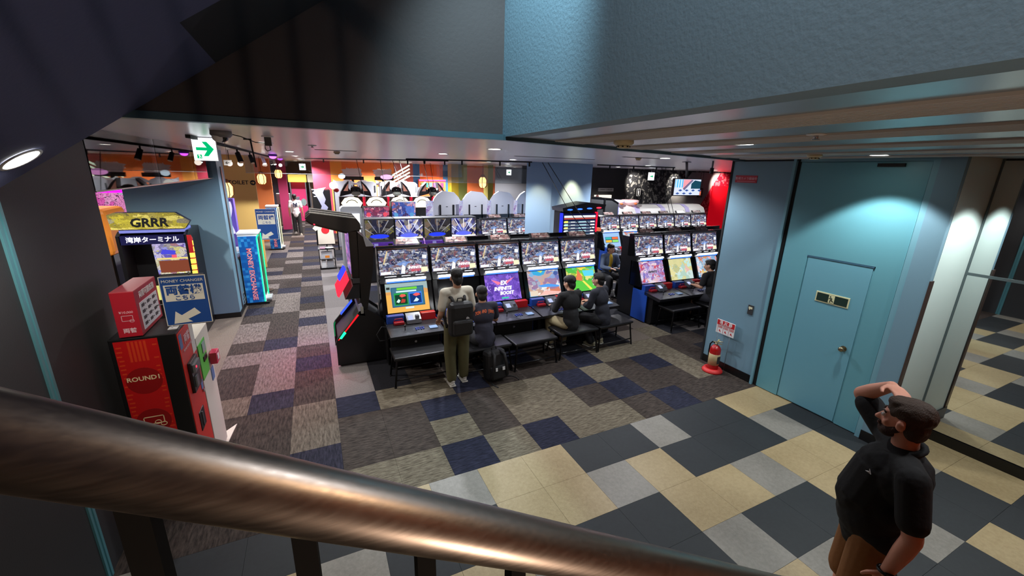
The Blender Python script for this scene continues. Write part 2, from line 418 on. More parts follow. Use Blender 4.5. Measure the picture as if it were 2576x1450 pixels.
# glass smoke screens hung from the ceiling
def glassmat():
    m = bpy.data.materials.new('hung_glass'); m.use_nodes = True; nt = m.node_tree; L = nt.links
    nt.nodes.remove(nt.nodes['Principled BSDF'])
    tr = nt.nodes.new('ShaderNodeBsdfTransparent'); gl = nt.nodes.new('ShaderNodeBsdfGlossy'); gl.inputs['Roughness'].default_value = .02
    lw = nt.nodes.new('ShaderNodeLayerWeight'); lw.inputs[0].default_value = .55
    mx = nt.nodes.new('ShaderNodeMixShader'); tr.inputs[0].default_value = (.93, .95, .96, 1)
    L.new(lw.outputs['Fresnel'], mx.inputs[0]); L.new(tr.outputs[0], mx.inputs[1]); L.new(gl.outputs[0], mx.inputs[2])
    L.new(mx.outputs[0], nt.nodes['Material Output'].inputs[0]); return m
GL = glassmat(); MATS['glass'] = GL
b = MB()
for y0, y1 in ((4.58, 6.3), (6.31, 8.0), (8.01, 9.33)): b.box(-1.604, y0, 2.7, -1.596, y1, CZ)
g = struct('window_1', b, GL)
b = MB(); b.box(-1.61, 4.57, 2.69, -1.59, 9.34, 2.702); b.build('bottom_rail', M('thin_alu_rail', (150, 150, 150), .3, .8), g)
b = MB(); b.box(-1.5, 13.0, 2.75, 4.4, 13.008, CZ); g = struct('window_2', b, GL)
b = MB(); b.box(-1.5, 12.995, 2.74, 4.4, 13.013, 2.75); b.build('bottom_rail', MATS['thin_alu_rail'], g)
b = MB(); b.box(4.4, 15.6, 2.5, 12.6, 15.608, CZ); g = struct('window_3', b, GL)
b = MB(); b.box(4.4, 15.59, 2.49, 12.6, 15.615, 2.5); b.build('bottom_rail', MATS['thin_alu_rail'], g)

# right wall, big fire door with a wicket door
b = MB(); b.box(5.64, 3.42, 0, 5.82, 4.28, CZ); struct('wall_right', b, TEALG)
b = MB(); b.box(5.60, 1.812, 0, 5.67, 2.0, CZ); struct('wall_right_end', b, TEALG)
b = MB(); b.box(5.63, 4.28, 0, 5.83, 4.31, CZ); b.box(5.63, 3.38, 3.17, 5.64, 4.31, CZ); b.box(5.655, 3.345, 0, 5.67, 3.385, CZ)
struct('trim_4', b, BLKM, 'black edge trim on the end of the teal wall')
b = MB(); b.box(5.615, 3.385, 0, 5.645, 3.42, CZ); b.box(5.61, 2.0, 0, 5.64, 2.055, CZ); b.box(5.645, 2.055, 3.16, 5.66, 3.35, CZ)
struct('trim_5', b, TEAL, 'teal frame around the tall fire door')
b = MB(); b.box(5.66, 2.07, .01, 5.72, 3.345, 3.16)
d1 = struct('door_1', b, TEAL2)
b = MB()   # wicket surround built proud so that the wicket leaf sits back
b.box(5.645, 3.03, .01, 5.66, 3.33, 3.15); b.box(5.645, 2.07, .01, 5.66, 2.30, 3.15); b.box(5.645, 2.30, 2.02, 5.66, 3.03, 3.15)
b.build('door_face', TEAL2, d1)
b = MB(); b.box(5.652, 2.32, .02, 5.659, 3.02, 2.0); wk = b.build('wicket_leaf', M('wicket_paint', (104, 160, 178), .42), d1)
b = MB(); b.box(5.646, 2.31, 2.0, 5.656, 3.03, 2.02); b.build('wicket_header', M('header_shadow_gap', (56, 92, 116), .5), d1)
b = MB(); b.cyl((5.652, 2.40, .98), (5.60, 2.40, .98), .012, m=0); b.ell((5.595, 2.40, .98), (.022, .032, .032)); b.cyl((5.652, 2.40, .98), (5.645, 2.40, .98), .035)
b.build('door_knob', M('worn_brass', (150, 138, 112), .25, .9), d1)
b = MB(); b.box(5.62, 2.28, 3.10, 5.66, 2.52, 3.135); b.build('door_closer', BLKM, d1)
b = MB(); b.box(5.645, 2.46, 1.47, 5.652, 2.83, 1.60, bev=.002); sg = b.build('exit_sign_plate', M('cream_sign_rim', (216, 214, 170), .5), d1)
b = MB(); b.box(5.642, 2.475, 1.485, 5.646, 2.815, 1.585); b.box(5.640, 2.615, 1.487, 5.643, 2.68, 1.583, m=1)
b.build('exit_sign_field', [M('dark_exit_green', (18, 44, 36), .5), M('cream_pictogram_ground', (216, 214, 170), .5)], sg)
def runner(s=1.0):
    b = MB(); K = lambda p, q, r: b.cyl((0, p[0] * s, p[1] * s), (0, q[0] * s, q[1] * s), r * s, n=6)
    b.ell((0, .012 * s, .078 * s), (.004 * s, .009 * s, .009 * s), sub=1)
    K((.008, .066), (-.004, .04), .006); K((.006, .062), (.026, .05), .0035); K((.006, .062), (-.014, .056), .0035)
    K((-.004, .04), (.012, .024), .0045); K((.012, .024), (.004, .004), .004); K((-.004, .04), (-.02, .022), .0045); K((-.02, .022), (-.03, .018), .004)
    return b
runner().build('running_figure', MATS['dark_exit_green'], sg, loc=(5.639, 2.65, 1.488))
text('GOYO', .03, sg, (5.6405, 2.545, 1.52), FX, MATS['cream_pictogram_ground']) if False else None
b = MB(); b.box(5.628, 3.42, 0, 5.64, 4.28, .12); struct('baseboard_right', b, BASEB)
b = MB(); b.box(5.59, 1.80, 0, 5.60, 2.0, .12); b.box(5.6, 1.79, 0, 6.4, 1.805, .16); b.box(6.375, -2.4, 0, 6.4, 1.79, .12)
struct('baseboard_mirror', b, BASEB)
b = MB(); b.box(5.665, 1.81, 0, 6.62, 1.95, CZ); struct('wall_recess', b, PALE)
b = MB(); b.box(5.59, 1.795, .12, 5.655, 1.81, 1.98); struct('trim_6', b, BRONZE, 'bronze corner guard on the wall end')
# mirror wall
MIR = M('mirror_silver', (236, 240, 240), .015, 1)
b = MB(); b.box(6.4, -2.5, 0, 6.6, 1.81, CZ); struct('wall_mirror', b, BWALL)
b = MB(); b.box(6.388, -2.4, .13, 6.399, 1.80, 1.985); b.box(6.388, -2.4, 2.015, 6.399, 1.80, CZ - .02)
mo = tag(b.build('wall_mirror_glass', MIR), kind='structure')
b = MB(); b.box(6.38, -2.4, 1.985, 6.4, 1.80, 2.015); b.box(6.383, 1.79, .12, 6.4, 1.808, CZ)
struct('trim_7', b, M('mirror_rail', (110, 122, 126), .3, .7), 'grey rail across the mirror wall')

# the far walls
def seg(name, x0, x1, y, z0, z1, mat, th=.15): return struct(name, MB().box(x0, y, z0, x1, y + th, z1), mat)
P_ = lambda n, c, r=.7: M(n, c, r)
seg('wall_back_left', -7, .1, 27.5, 0, CZ, P_('far_dark_grey', (76, 72, 84)))
seg('wall_back_crimson', .1, .84, 20.6, 0, CZ, P_('crimson_wall', (196, 62, 84)))
seg('wall_back_amber', .84, 1.32, 20.6, 0, CZ, P_('amber_wall', (232, 160, 70)))
seg('wall_back_orange', 1.32, 3.6, 20.6, 0, CZ, P_('orange_mural_wall', (226, 120, 60)))
seg('wall_back_rose', 3.6, 4.5, 20.6, 0, CZ, P_('rose_wall', (186, 92, 96)))
seg('wall_back_blue', 4.5, 4.82, 20.6, 0, CZ, P_('strong_blue_wall', (54, 120, 196)))
seg('wall_back_tangerine', 4.82, 5.98, 20.6, 0, CZ, P_('tangerine_wall', (240, 122, 62)))
seg('wall_back_blue_two', 5.98, 6.4, 20.6, 0, CZ, P_('strong_blue_wall', (54, 120, 196)))
seg('wall_back_terracotta', 6.4, 8.8, 20.6, 0, CZ, P_('terracotta_wall', (214, 116, 70)))
seg('wall_back_grey', 8.8, 19, 24.0, 0, CZ, P_('pale_grey_wall', (150, 148, 152)))
b = MB(); b.box(5.29, 17, 0, 5.6, 17.5, CZ); b.box(5.6, 17.0, 0, 5.98, 17.5, CZ, m=1); b.box(6.93, 17, 0, 7.17, 17.5, CZ, m=1)
struct('wall_green_pillars', b, [P_('yellow_pillar', (222, 190, 50)), P_('olive_pillar', (160, 168, 84))])
b = MB(); b.box(-3.2, 14, 0, -1.42, 14.12, CZ)
wt = struct('wall_toilet', b, P_('gold_wall', (206, 168, 92)))
text('TOILET', .15, wt, (-1.83, 13.99, 2.46), FY, BLKM, bold=.002)
b = MB(); b.cyl((-1.42 - .06, 13.995, 2.46), (-1.48, 13.985, 2.46), .07, n=20); b.build('arrow_disc', BLKM, wt)
b = MB(); b.prism([(-.045, .01), (0, .01), (0, .035), (.045, 0), (0, -.035), (0, -.01), (-.045, -.01)], 'y', 0, .004); b.build('arrow', M('gold_wall', (0, 0, 0)), wt, loc=(-1.48, 13.978, 2.46))
seg('wall_orange_left', -2.4, -1.38, 19.0, 0, CZ, P_('orange_left_wall', (222, 124, 62)))
seg('wall_magenta_left', -1.38, -1.0, 22.5, 0, CZ, P_('magenta_wall', (184, 52, 100)))
b = MB(); b.box(-7, 4.57, 0, -6.85, 27.5, CZ); struct('wall_far_left', b, P_('dim_magenta_wall', (110, 66, 96)))
# pale blue pillar
b = MB(); b.box(4.92, 9.36, 0, 6.92, 10.9, CZ)
pl = struct('wall_blue_pillar', MB().prism([(5.58, 9.36), (6.92, 9.5), (6.92, 11.0), (5.7, 11.0), (4.98, 9.62)], 'z', 0, CZ), P_('pillar_blue', (140, 172, 204), .6))
b.bm.free()
# the black room on the right with damask pattern, grey diagonal and red end
def damask(name, c1, c2, sc=7):
    m = bpy.data.materials.new(name); m.use_nodes = True; nt = m.node_tree; L = nt.links; bs = nt.nodes['Principled BSDF']
    g = nt.nodes.new('ShaderNodeNewGeometry'); v = nt.nodes.new('ShaderNodeTexVoronoi'); v.feature = 'SMOOTH_F1'; v.inputs['Scale'].default_value = sc
    n = nt.nodes.new('ShaderNodeTexNoise'); n.inputs['Scale'].default_value = sc * .9; n.inputs['Detail'].default_value = 1
    mm = nt.nodes.new('ShaderNodeVectorMath'); mm.operation = 'MULTIPLY_ADD'; mm.inputs[1].default_value = (.35,) * 3
    L.new(g.outputs['Position'], n.inputs['Vector']); L.new(n.outputs['Color'], mm.inputs[0]); L.new(g.outputs['Position'], mm.inputs[2]); L.new(mm.outputs[0], v.inputs['Vector'])
    r = ramp(nt, [(0, c2), (.34, c1)], True); L.new(v.outputs['Distance'], r.inputs[0]); L.new(r.outputs[0], bs.inputs['Base Color'])
    bs.inputs['Roughness'].default_value = .5; MATS[name] = m; return m
b = MB(); b.box(9.3, 14, 0, 12.0, 14.15, CZ, m=0); b.box(12.0, 14, 0, 14.2, 14.15, CZ, m=1)
b.prism([(14.2, 0), (18.9, 0), (18.9, CZ), (14.2, CZ)], 'y', 14.0, 14.15, m=1)
wd = struct('wall_dark_room', b, [P_('black_wall', (30, 30, 32)), damask('black_damask', (34, 34, 38), (120, 118, 116))])
b = MB(); b.prism([(13.6, .6), (15.75, .6), (17.55, CZ - .05), (15.7, CZ - .05), (14.05, 1.45)], 'y', 13.97, 13.995); b.build('grey_diagonal_band', P_('band_grey', (150, 146, 146)), wd)
b = MB(); b.prism([(15.75, .6), (18.9, .6), (18.9, CZ - .05), (17.55, CZ - .05)], 'y', 13.96, 13.995); b.build('red_patterned_field', damask('red_damask', (196, 26, 52), (236, 110, 120), 6), wd)
b = MB(); b.box(17.1, 13.9, 0, 18.9, 13.96, 2.55); b.build('red_recess', M('glowing_red_recess', (220, 10, 30), .5, emis=(220, 10, 30), es=.35), wd)
b = MB(); b.box(11.9, 13.95, 0, 12.7, 14.0, 1.95); b.build('doorway', P_('brown_doorway', (92, 66, 30)), wd)
b = MB(); b.box(18.85, 4.3, 0, 19, 24, CZ); struct('wall_far_right', b, P_('far_right_dark', (60, 50, 56)))

# stair: landing, steps, wall behind the stairs, warm painted
b = MB(); b.box(-1.6, -1.3, 1.2, -.2, .28, 1.36)
for k in range(8): b.box(-.2 + .27 * k, -1.3, 0, -.2 + .27 * (k + 1), .24, 1.2 - .16 * (k + 1) + .01)
struct('floor_stair', b, M('dark_stair_carpet', (34, 34, 40), .95))
b = MB(); b.box(-1.6, -1.45, 0, 6.4, -1.3, 5.6); struct('wall_stair', b, ORANGEW)

# ================================================================== HALL OBJECTS
# hand rail beside the stair, close to the camera
def brushed():
    m = bpy.data.materials.new('brushed_steel_rail'); m.use_nodes = True; nt = m.node_tree; L = nt.links; b = nt.nodes['Principled BSDF']
    b.inputs['Metallic'].default_value = 1; b.inputs['Base Color'].default_value = (*lin((150, 140, 132)), 1)
    g = nt.nodes.new('ShaderNodeTexCoord'); mp = nt.nodes.new('ShaderNodeMapping'); mp.inputs['Scale'].default_value = (3, 260, 260)
    n = nt.nodes.new('ShaderNodeTexNoise'); n.inputs['Scale'].default_value = 1; n.inputs['Detail'].default_value = 3
    L.new(g.outputs['Object'], mp.inputs[0]); L.new(mp.outputs[0], n.inputs['Vector'])
    r = nt.nodes.new('ShaderNodeMapRange'); r.inputs['To Min'].default_value = .30; r.inputs['To Max'].default_value = .46; L.new(n.outputs['Fac'], r.inputs[0]); L.new(r.outputs[0], b.inputs['Roughness'])
    bu = nt.nodes.new('ShaderNodeBump'); bu.inputs['Strength'].default_value = .05; bu.inputs['Distance'].default_value = .001; L.new(n.outputs['Fac'], bu.inputs['Height']); L.new(bu.outputs[0], b.inputs['Normal'])
    return m
hr = thing('handrail', 'thick brushed steel stair handrail on black balusters in the foreground', 'handrail', (-.11, .294, 2.754))
dx = Vector((.84350, -.02457, -.53657))
MB().cyl(dx * -1.5, dx * 2.9, .025, n=64).build('rail', brushed(), hr)
for q in range(-3, 13):
    p = dx * (-.012 + .107 * q); b = MB(); b.box(p.x - .008, p.y - .008, p.z - .95, p.x + .008, p.y + .008, p.z - .015); b.build('baluster', M('baluster_black', (9, 9, 9), .8, spec=.1), hr)

# red money changer standing against the charcoal wall
REDM = M('changer_red', (188, 20, 22), .35, coat=.3); REDD = M('changer_dark_red', (140, 12, 16), .4); REDL = M('changer_light_red', (204, 48, 40), .4)
CRM = M('cream_print', (226, 206, 160), .5); PINKW = M('pink_white_print', (226, 190, 196), .5)
mc = thing('money_changer', 'tall red money changing machine with cream print, against the charcoal wall', 'machine', (-1.52, 3.93, 0))
MB().box(0, .004, .04, .42, .45, 1.62, bev=.006).build('body', BLK, mc)
b = MB(); b.box(.03, 0, .06, .30, .006, 1.60); b.build('side_panel', REDM, mc)
b = MB()
for q in range(40):
    z = .1 + q * .037
    for x0, x1 in ((.035, .075), (.255, .295)):
        if random.random() < .8: b.box(x0 + random.random() * .01, -.0005, z, x1 - random.random() * .014, .0, z + .012)
for q in range(5): b.box(.11 + q * .025, -.0005, 1.42, .125 + q * .025, 0, 1.59)
tag(b.build('print_bars', M('orange_red_print', (206, 56, 24), .45), mc), kind='stuff')
for z in (1.25, .88, .50):
    MB().cyl((.165, -.0012, z), (.165, .0, z), .115, n=28).build('dark_disc', REDD, mc)
text('ROUND1', .052, mc, (.165, -.002, 1.27), FY, CRM, sx=1.0, bold=.001)
b = MB()
def frame_rect(b, x0, z0, x1, z1, t, y=-.003):
    b.box(x0, y, z0, x1, y + .002, z0 + t); b.box(x0, y, z1 - t, x1, y + .002, z1); b.box(x0, y, z0, x0 + t, y + .002, z1); b.box(x1 - t, y, z0, x1, y + .002, z1)
frame_rect(b, .10, .855, .235, .925, .006)
b.build('banknote_icon', CRM, mc)
b = MB(); b.tube([(.19 + .02 * math.cos(a * PI / 8), -.003, .868 + .016 * math.sin(a * PI / 8)) for a in range(16)], .003, n=5, close=True)
b.tube([(.225 + .02 * math.cos(a * PI / 8), -.003, .845 + .016 * math.sin(a * PI / 8)) for a in range(16)], .003, n=5, close=True); b.build('coin_icon', CRM, mc)
text('両替', .082, mc, (.165, -.002, .50), FY, CRM, bold=.002)
fx = .42
b = MB(); b.box(fx, .02, .06, fx + .006, .44, 1.60); b.build('front_panel', REDL, mc)
b = MB(); b.box(fx + .004, .10, 1.02, fx + .03, .33, 1.30, bev=.004); uni = b.build('note_unit', BLK, mc)
b = MB(); b.box(fx + .03, .13, 1.20, fx + .05, .30, 1.27); b.box(fx + .03, .14, 1.06, fx + .045, .2, 1.16); b.build('note_slot', STEEL, uni)
MB().ell((fx + .045, .17, 1.24), (.01, .014, .014)).build('red_lamp', REDLED, uni)
b = MB(); b.box(fx + .004, .14, .62, fx + .012, .30, .80, bev=.003); tray = b.build('coin_tray', BLK, mc)
MB().box(fx + .012, .2, .64, fx + .02, .215, .78).build('tray_flap', STEEL, tray)
b = MB(); b.box(fx + .004, .03, 1.46, fx + .01, .09, 1.58); b.build('blue_sticker', M('sticker_blue', (90, 120, 170), .5), mc)
text('両替', .085, mc, (fx + .008, .23, 1.50), FPX, PINKW, bold=.002)
text('MONEY EXCHANGE', .03, mc, (fx + .008, .23, 1.42), FPX, PINKW)
b = MB(); b.box(fx + .004, .36, .92, fx + .01, .42, 1.0); b.build('blue_label', MATS['sticker_blue'], mc)
MB().cyl((fx + .006, .39, .9), (fx + .02, .39, .9), .014).build('lock', CHROME, mc)
b = MB(); b.box(fx + .006, .12, .12, fx + .009, .38, .4); b.build('floor_print', REDD, mc)
b = MB(); b.box(fx + .006, .33, 1.30, fx + .008, .44, 1.58); b.build('paper_notice', M('paper', (206, 204, 200), .6), mc)
# red sign box on top
bx = thing('sign_box', 'small red light box with banknote icons on top of the money changer', 'sign', (-1.45, 3.95, 1.625))
MB().box(0, 0, 0, .145, .50, .36, bev=.003).build('casing', M('sign_box_red', (178, 26, 44), .45), bx)
MB().box(.002, .002, .359, .143, .498, .3635).build('lid', M('sign_box_top', (202, 84, 92), .5), bx)
b = MB(); b.box(.145, .06, .03, .147, .46, .25); pn = b.build('note_table', M('table_white', (226, 226, 232), .5), bx)
b = MB()
for r_ in range(4):
    for c_ in range(3):
        y = .09 + c_ * .125; z = .055 + r_ * .05; b.box(.147, y, z, .148, y + .06, z + .026); b.box(.147, y + .07, z + .008, .148, y + .095, z + .016)
b.build('note_icons', DGREY, pn)
text('両替可能紙幣', .058, bx, (.147, .26, .305), FPX, M('white_print', (236, 226, 228), .5), bold=.001)
text('¥10,000', .026, bx, (.075, -.001, .20), FY, PINKW); text('両替', .042, bx, (.075, -.001, .05), FY, PINKW, bold=.001)
b = MB(); frame_rect(b, .04, .13, .11, .175, .003, y=-.002); b.tube([(.10 + .014 * math.cos(a * PI / 6), -.001, .13 + .011 * math.sin(a * PI / 6)) for a in range(12)], .0018, n=4, close=True); b.build('banknote_icon', PINKW, bx)
# hanging sign: MONEY CHANGER
SB = M('sign_blue', (24, 70, 140), .45); SC_ = M('sign_cream', (222, 216, 200), .5)
def changer_sign(loc, w, h, label, s=1.0, clip=True):
    t = thing('direction_sign', label, 'sign', loc, 0, None)
    MB().box(-w / 2, 0, 0, w / 2, .008, h, bev=.001).build('board', SC_, t)
    e = w * .02
    MB().box(-w / 2 + e, -.002, e, w / 2 - e, 0, h - e).build('blue_face', SB, t)
    MB().box(-w * .42, -.004, h * .50, w * .42, -.002, h * .83).build('cream_field', SC_, t)
    text('MONEY CHANGER', w * .105, t, (0, -.004, h * .905), FY, SC_)
    text('両替機', w * .26, t, (0, -.006, h * .71), FY, SB, bold=.003 * s)
    text('こちら', w * .15, t, (0, -.006, h * .555), FY, SB, bold=.001 * s)
    k = w
    a = [(-.32, .06), (.10, .06), (-.02, .17), (.32, .36), (.20, .50), (-.14, .28), (-.26, .40)]
    a = [(-.34, .05), (.06, .07), (-.03, .15), (.27, .29), (.15, .45), (-.15, .27), (-.27, .39)]
    MB().prism([(p[0] * k, p[1] * k * 1.0) for p in a], 'y', -.0045, -.002).build('arrow', SC_, t)
    if clip:
        b = MB(); b.box(-w * .45, -.0, h, w * .48, .006, h + .012); b.cyl((.05, .004, h), (.05, .004, h + .03), .006); b.build('top_rail', STEEL, t)
        b = MB(); b.cyl((-w * .42, .012, -.02), (-w * .42, .012, .02), .005); b.box(-w * .5, -.02, -.035, -w * .3, .05, -.02); b.build('clip_foot', WHITE, t)
        b = MB(); b.tube([(-w * .5, .01, h * .45), (-w * .62, .02, h * .44), (-w * .7, .02, h * .40)], .004); b.build('arm', STEEL, t)
    return t
changer_sign((-1.02, 4.06, 1.645), .31, .415, 'blue and cream money changer sign clipped on top of the red machine')
# slim white standing panel beside the changer
wp = thing('ticket_machine', 'slim white terminal with green front beside the red money changer', 'machine', (-1.52, 4.42, 0))
MB().box(0, 0, .03, .42, .46, 1.38, bev=.004).build('body', M('offwhite_metal', (214, 208, 196), .45), wp)
MB().box(.42, .0, .95, .426, .26, 1.30).build('green_front', M('fresh_green', (92, 186, 72), .5), wp)
MB().box(.426, .12, 1.18, .432, .22, 1.28).build('small_screen', M('small_screen_glass', (120, 150, 150), .2), wp)
MB().box(.426, .10, 1.10, .434, .22, 1.15).build('slot', BLK, wp)
b = MB(); b.box(.43, .30, .98, .49, .43, 1.10, bev=.004); b.build('card_reader', M('crimson_plastic', (200, 40, 80), .4), wp)
MB().box(.49, .33, 1.01, .494, .39, 1.07).build('reader_window', WHITE, wp)
MB().box(.42, .3, .8, .426, .4, .93).build('blue_sticker', MATS['sticker_blue'], wp)
MB().prism([(.30, .42), (.434, .371), (.47, .74), (.38, .62)], 'z', 0, .008).build('foot_plate', MATS['offwhite_metal'], wp)

# fire extinguisher on its red stand, with its sign
ex = thing('fire_extinguisher', 'red fire extinguisher in a red floor stand beside the teal wall', 'extinguisher', (5.45, 3.93, 0))
XR = M('extinguisher_red', (170, 16, 20), .22, coat=.5)
MB().lathe([(.15, 0), (.15, .02), (.125, .055), (.098, .06), (.09, .03)], n=28).build('stand_base', M('stand_red', (214, 50, 50), .45), ex)
MB().lathe([(.078, .035), (.08, .06), (.08, .36), (.07, .40), (.045, .43), (.03, .44)], n=24).build('cylinder', XR, ex)
b = MB(); b.lathe([(.0812, .12), (.0815, .30), (.081, .301)], n=24); b.build('label', M('extinguisher_label', (216, 196, 150), .5), ex)
b = MB(); b.box(-.03, -.083, .15, .03, -.08, .27); b.build('label_print', DGREY, ex)
b = MB(); b.lathe([(.02, .43), (.022, .47), (.014, .475)], n=14); b.box(-.016, -.09, .475, .016, .05, .485); b.tube([(0, .03, .475), (0, -.02, .505), (0, -.10, .525)], .008); b.build('valve_and_lever', M('valve_metal', (180, 170, 140), .35, .7), ex)
b = MB(); b.tube([(0.015 * math.cos(a * PI / 8), -.03, .52 + .018 * math.sin(a * PI / 8)) for a in range(16)], .005, close=True); b.build('safety_pin_ring', M('yellow_ring', (220, 200, 110), .4), ex)
b = MB(); b.tube([(0, .02, .46), (0, .07, .47), (0, .105, .42), (0, .11, .30), (0, .10, .14)], .011, n=10); b.build('hose', BLKG, ex)
b = MB(); b.tube([(.1, .09, .04), (.11, .09, .66)], .003, n=6); b.tube([(.1, -.12, .04), (.11, -.12, .66)], .003, n=6); b.build('stand_wire', STEEL, ex)
b = MB(); b.box(.105, -.18, .60, .112, .13, .82, bev=.001); sp = b.build('sign_plate', WHITE, ex)
SR = M('sign_red', (190, 30, 36), .45)
MB().box(.102, -.172, .735, .105, .122, .812).build('red_header', SR, sp)
text('消 火 器', .062, sp, (.1015, -.025, .78), FX, WHITE, bold=.001)
text('FIRE EXTINGUISHER', .02, sp, (.1015, -.025, .748), FX, WHITE)
b = MB()
for q in range(3):
    y = .11 - q * .098
    b.box(.1025, y - .005, .61, .1045, y - .003, .73)
    for l in range(4): b.box(.1025, y - .085, .69 + l * .01, .1045, y - .012, .693 + l * .01)
    b.prism([(y - .07, .62), (y - .03, .64), (y - .045, .665)], 'x', .1025, .1045)
b.build('instruction_drawings', SR, sp)
# wall plates
cb = thing('wall_switch_plate', 'dark call plate with cream label on the teal wall', 'switch', (5.64, 3.62, 1.02))
MB().box(-.012, -.04, 0, 0, .04, .14, bev=.002).build('plate', DGREY, cb)
b = MB(); b.box(-.014, -.028, .085, -.012, .028, .115); b.cyl((-.012, .01, .078), (-.018, .01, .078), .008); b.build('cream_label', M('cream_label', (214, 208, 176), .5), cb)
cs = thing('camera_notice', 'small red notice about security cameras high on the teal wall', 'sign', (5.64, 4.05, 2.93))
MB().box(-.006, -.165, -.05, 0, .17, .05).build('plate', M('notice_red', (178, 38, 56), .5), cs)
b = MB(); frame_rect(b, 0, 0, 0, 0, 0) if False else None
text('監視カメラ録画中', .042, cs, (-.007, 0, .006), FX, PINKW)
MB().box(-.008, -.14, -.034, -.006, .14, -.03).build('underline', PINKW, cs)
tag(cs)

# ------------------------------------------------------------------ ceiling fittings
def downlight(x, y, label, r=.075, grp='round downlights in the ceilings'):
    t = thing('downlight', label, 'ceiling light', (x, y, CZ), 0, grp)
    b = MB(); b.lathe([(r, -.001), (r + .018, -.001), (r + .018, -.006), (r, -.006)], n=24, cap=False); b.build('rim', WHITE, t)
    MB().cyl((0, 0, -.004), (0, 0, -.002), r, n=24).build('lens', DOWN_ON, t)
    return t
names = ['nearest round downlight over the beige tiles', 'round downlight close to the teal fire door', 'round downlight at the right edge of the photo', 'round downlight above the front row of game cabinets', 'round downlight just beyond the shutter track', 'round downlight beside the television pole']
p0 = None
for k, (x, y, p, c) in enumerate(DL):
    if 19.1 < y < 21 and x > 1: continue
    lb = (names + ['round downlight over ' + q for q in ('the aisle beside the lit exit sign', 'the aisle by the near exchange machine', 'the aisle by the small black shelf', 'the aisle by the far exchange machine', 'the man in the white T-shirt', 'the end of the aisle', 'the gap left of the blue pillar', 'the grey backboards, added to brighten them', 'the wall of the grey back room, added to brighten it', 'the right back row of cabinets', 'the purple card game cabinets',
        'the space behind the blue pillar', 'the grey simulator box', 'the long pale console', 'the grey housings behind the pods', 'the grey back room', 'the racing terminal', 'the orange booth', 'the cabinets beyond the television', 'the tangerine wall', 'the rose wall')])[k]
    if p0 is None: p0 = downlight(x, y, lb)
    else: dup(p0, (x, y, CZ), 0, lb)
    if k < 6:
        last = COL.objects[-1]
for o in bpy.data.objects:
    if o.name.startswith('downlight') and o.get('label') in names and 'group' in o: del o['group']
sl = thing('downlight', 'bright round downlight set in the sloping navy soffit', 'ceiling light', (0, 0, 0))
ry = Vector((-654.8, 1508.5, 1.93)); tt = (2.94 - 3.2 - .69 * .84) / (.69 * ry.x - ry.z); pc = Vector((0, 0, 2.94)) + ry * tt
sl.location = pc - Vector((0, 0, .003)); sl.rotation_euler = (0, -math.atan(.69), 0)
b = MB(); b.lathe([(.075, -.002), (.088, -.002), (.088, -.008), (.075, -.008)], n=28, cap=False); b.build('rim', WHITE, sl); MB().cyl((0, 0, -.004), (0, 0, -.006), .074, n=28).build('lens', DOWN_ON, sl)
def smoke(x, y, label, s=1.0, z=CZ):
    t = thing('smoke_detector', label, 'smoke detector', (x, y, z))
    b = MB(); b.lathe([(.072 * s, 0), (.076 * s, -.03 * s), (.06 * s, -.045 * s)], n=24); b.build('base', M('aged_cream_plastic', (196, 186, 150), .5), t)
    b = MB(); b.lathe([(.046 * s, -.045 * s), (.046 * s, -.062 * s), (.03 * s, -.066 * s)], n=20); b.build('sensor_head', MATS['aged_cream_plastic'], t)
    b = MB()
    for q in range(8):
        a = q * PI / 4; b.box(.044 * s * math.cos(a) - .006, .044 * s * math.sin(a) - .006, -.058 * s, .044 * s * math.cos(a) + .006, .044 * s * math.sin(a) + .006, -.05 * s)
    b.build('vent', BLKM, t)
smoke(2.16, 2.60, 'cream smoke detector just in front of the shutter track')
smoke(4.62, 2.62, 'cream smoke detector above the teal fire door', .9)
smoke(4.53, 5.08, 'small smoke detector beyond the shutter track', .6)
smoke(.45, 7.9, 'small smoke detector beside the dark ceiling slot', .7)
def sprink(x, y, label):
    t = thing('sprinkler', label, 'sprinkler', (x, y, CZ))
    MB().lathe([(.05, 0), (.052, -.006), (.03, -.01)], n=20).build('plate', WHITE, t)
    b = MB(); b.cyl((0, 0, -.008), (0, 0, -.03), .012); b.cyl((0, 0, -.028), (0, 0, -.032), .02); b.build('nozzle', CHROME, t)
sprink(2.69, 1.54, 'sprinkler head between the ribbed ceiling strips'); sprink(4.6, 1.15, 'sprinkler head at the right near the mirror'); sprink(.06, 6.0, 'sprinkler head right of the dome camera')
# dark slots
for x, y, w, lb in ((.1, 7.35, .62, 'dark air slot in the ceiling above the arcade aisle'), (3.1, 6.4, 1.6, 'long dark slot in the ceiling above the front cabinets'), (4.2, 5.0, .8, 'short dark slot in the ceiling right of the centre')):
    t = thing('air_slot', lb, 'vent', (x, y, CZ)); MB().box(0, 0, -.004, w, .07, 0).build('frame', STEEL, t)
    b = MB(); b.box(.01, .01, -.006, w - .01, .03, -.003); b.box(.01, .04, -.006, w - .01, .06, -.003); b.build('slot', BLKM, t)
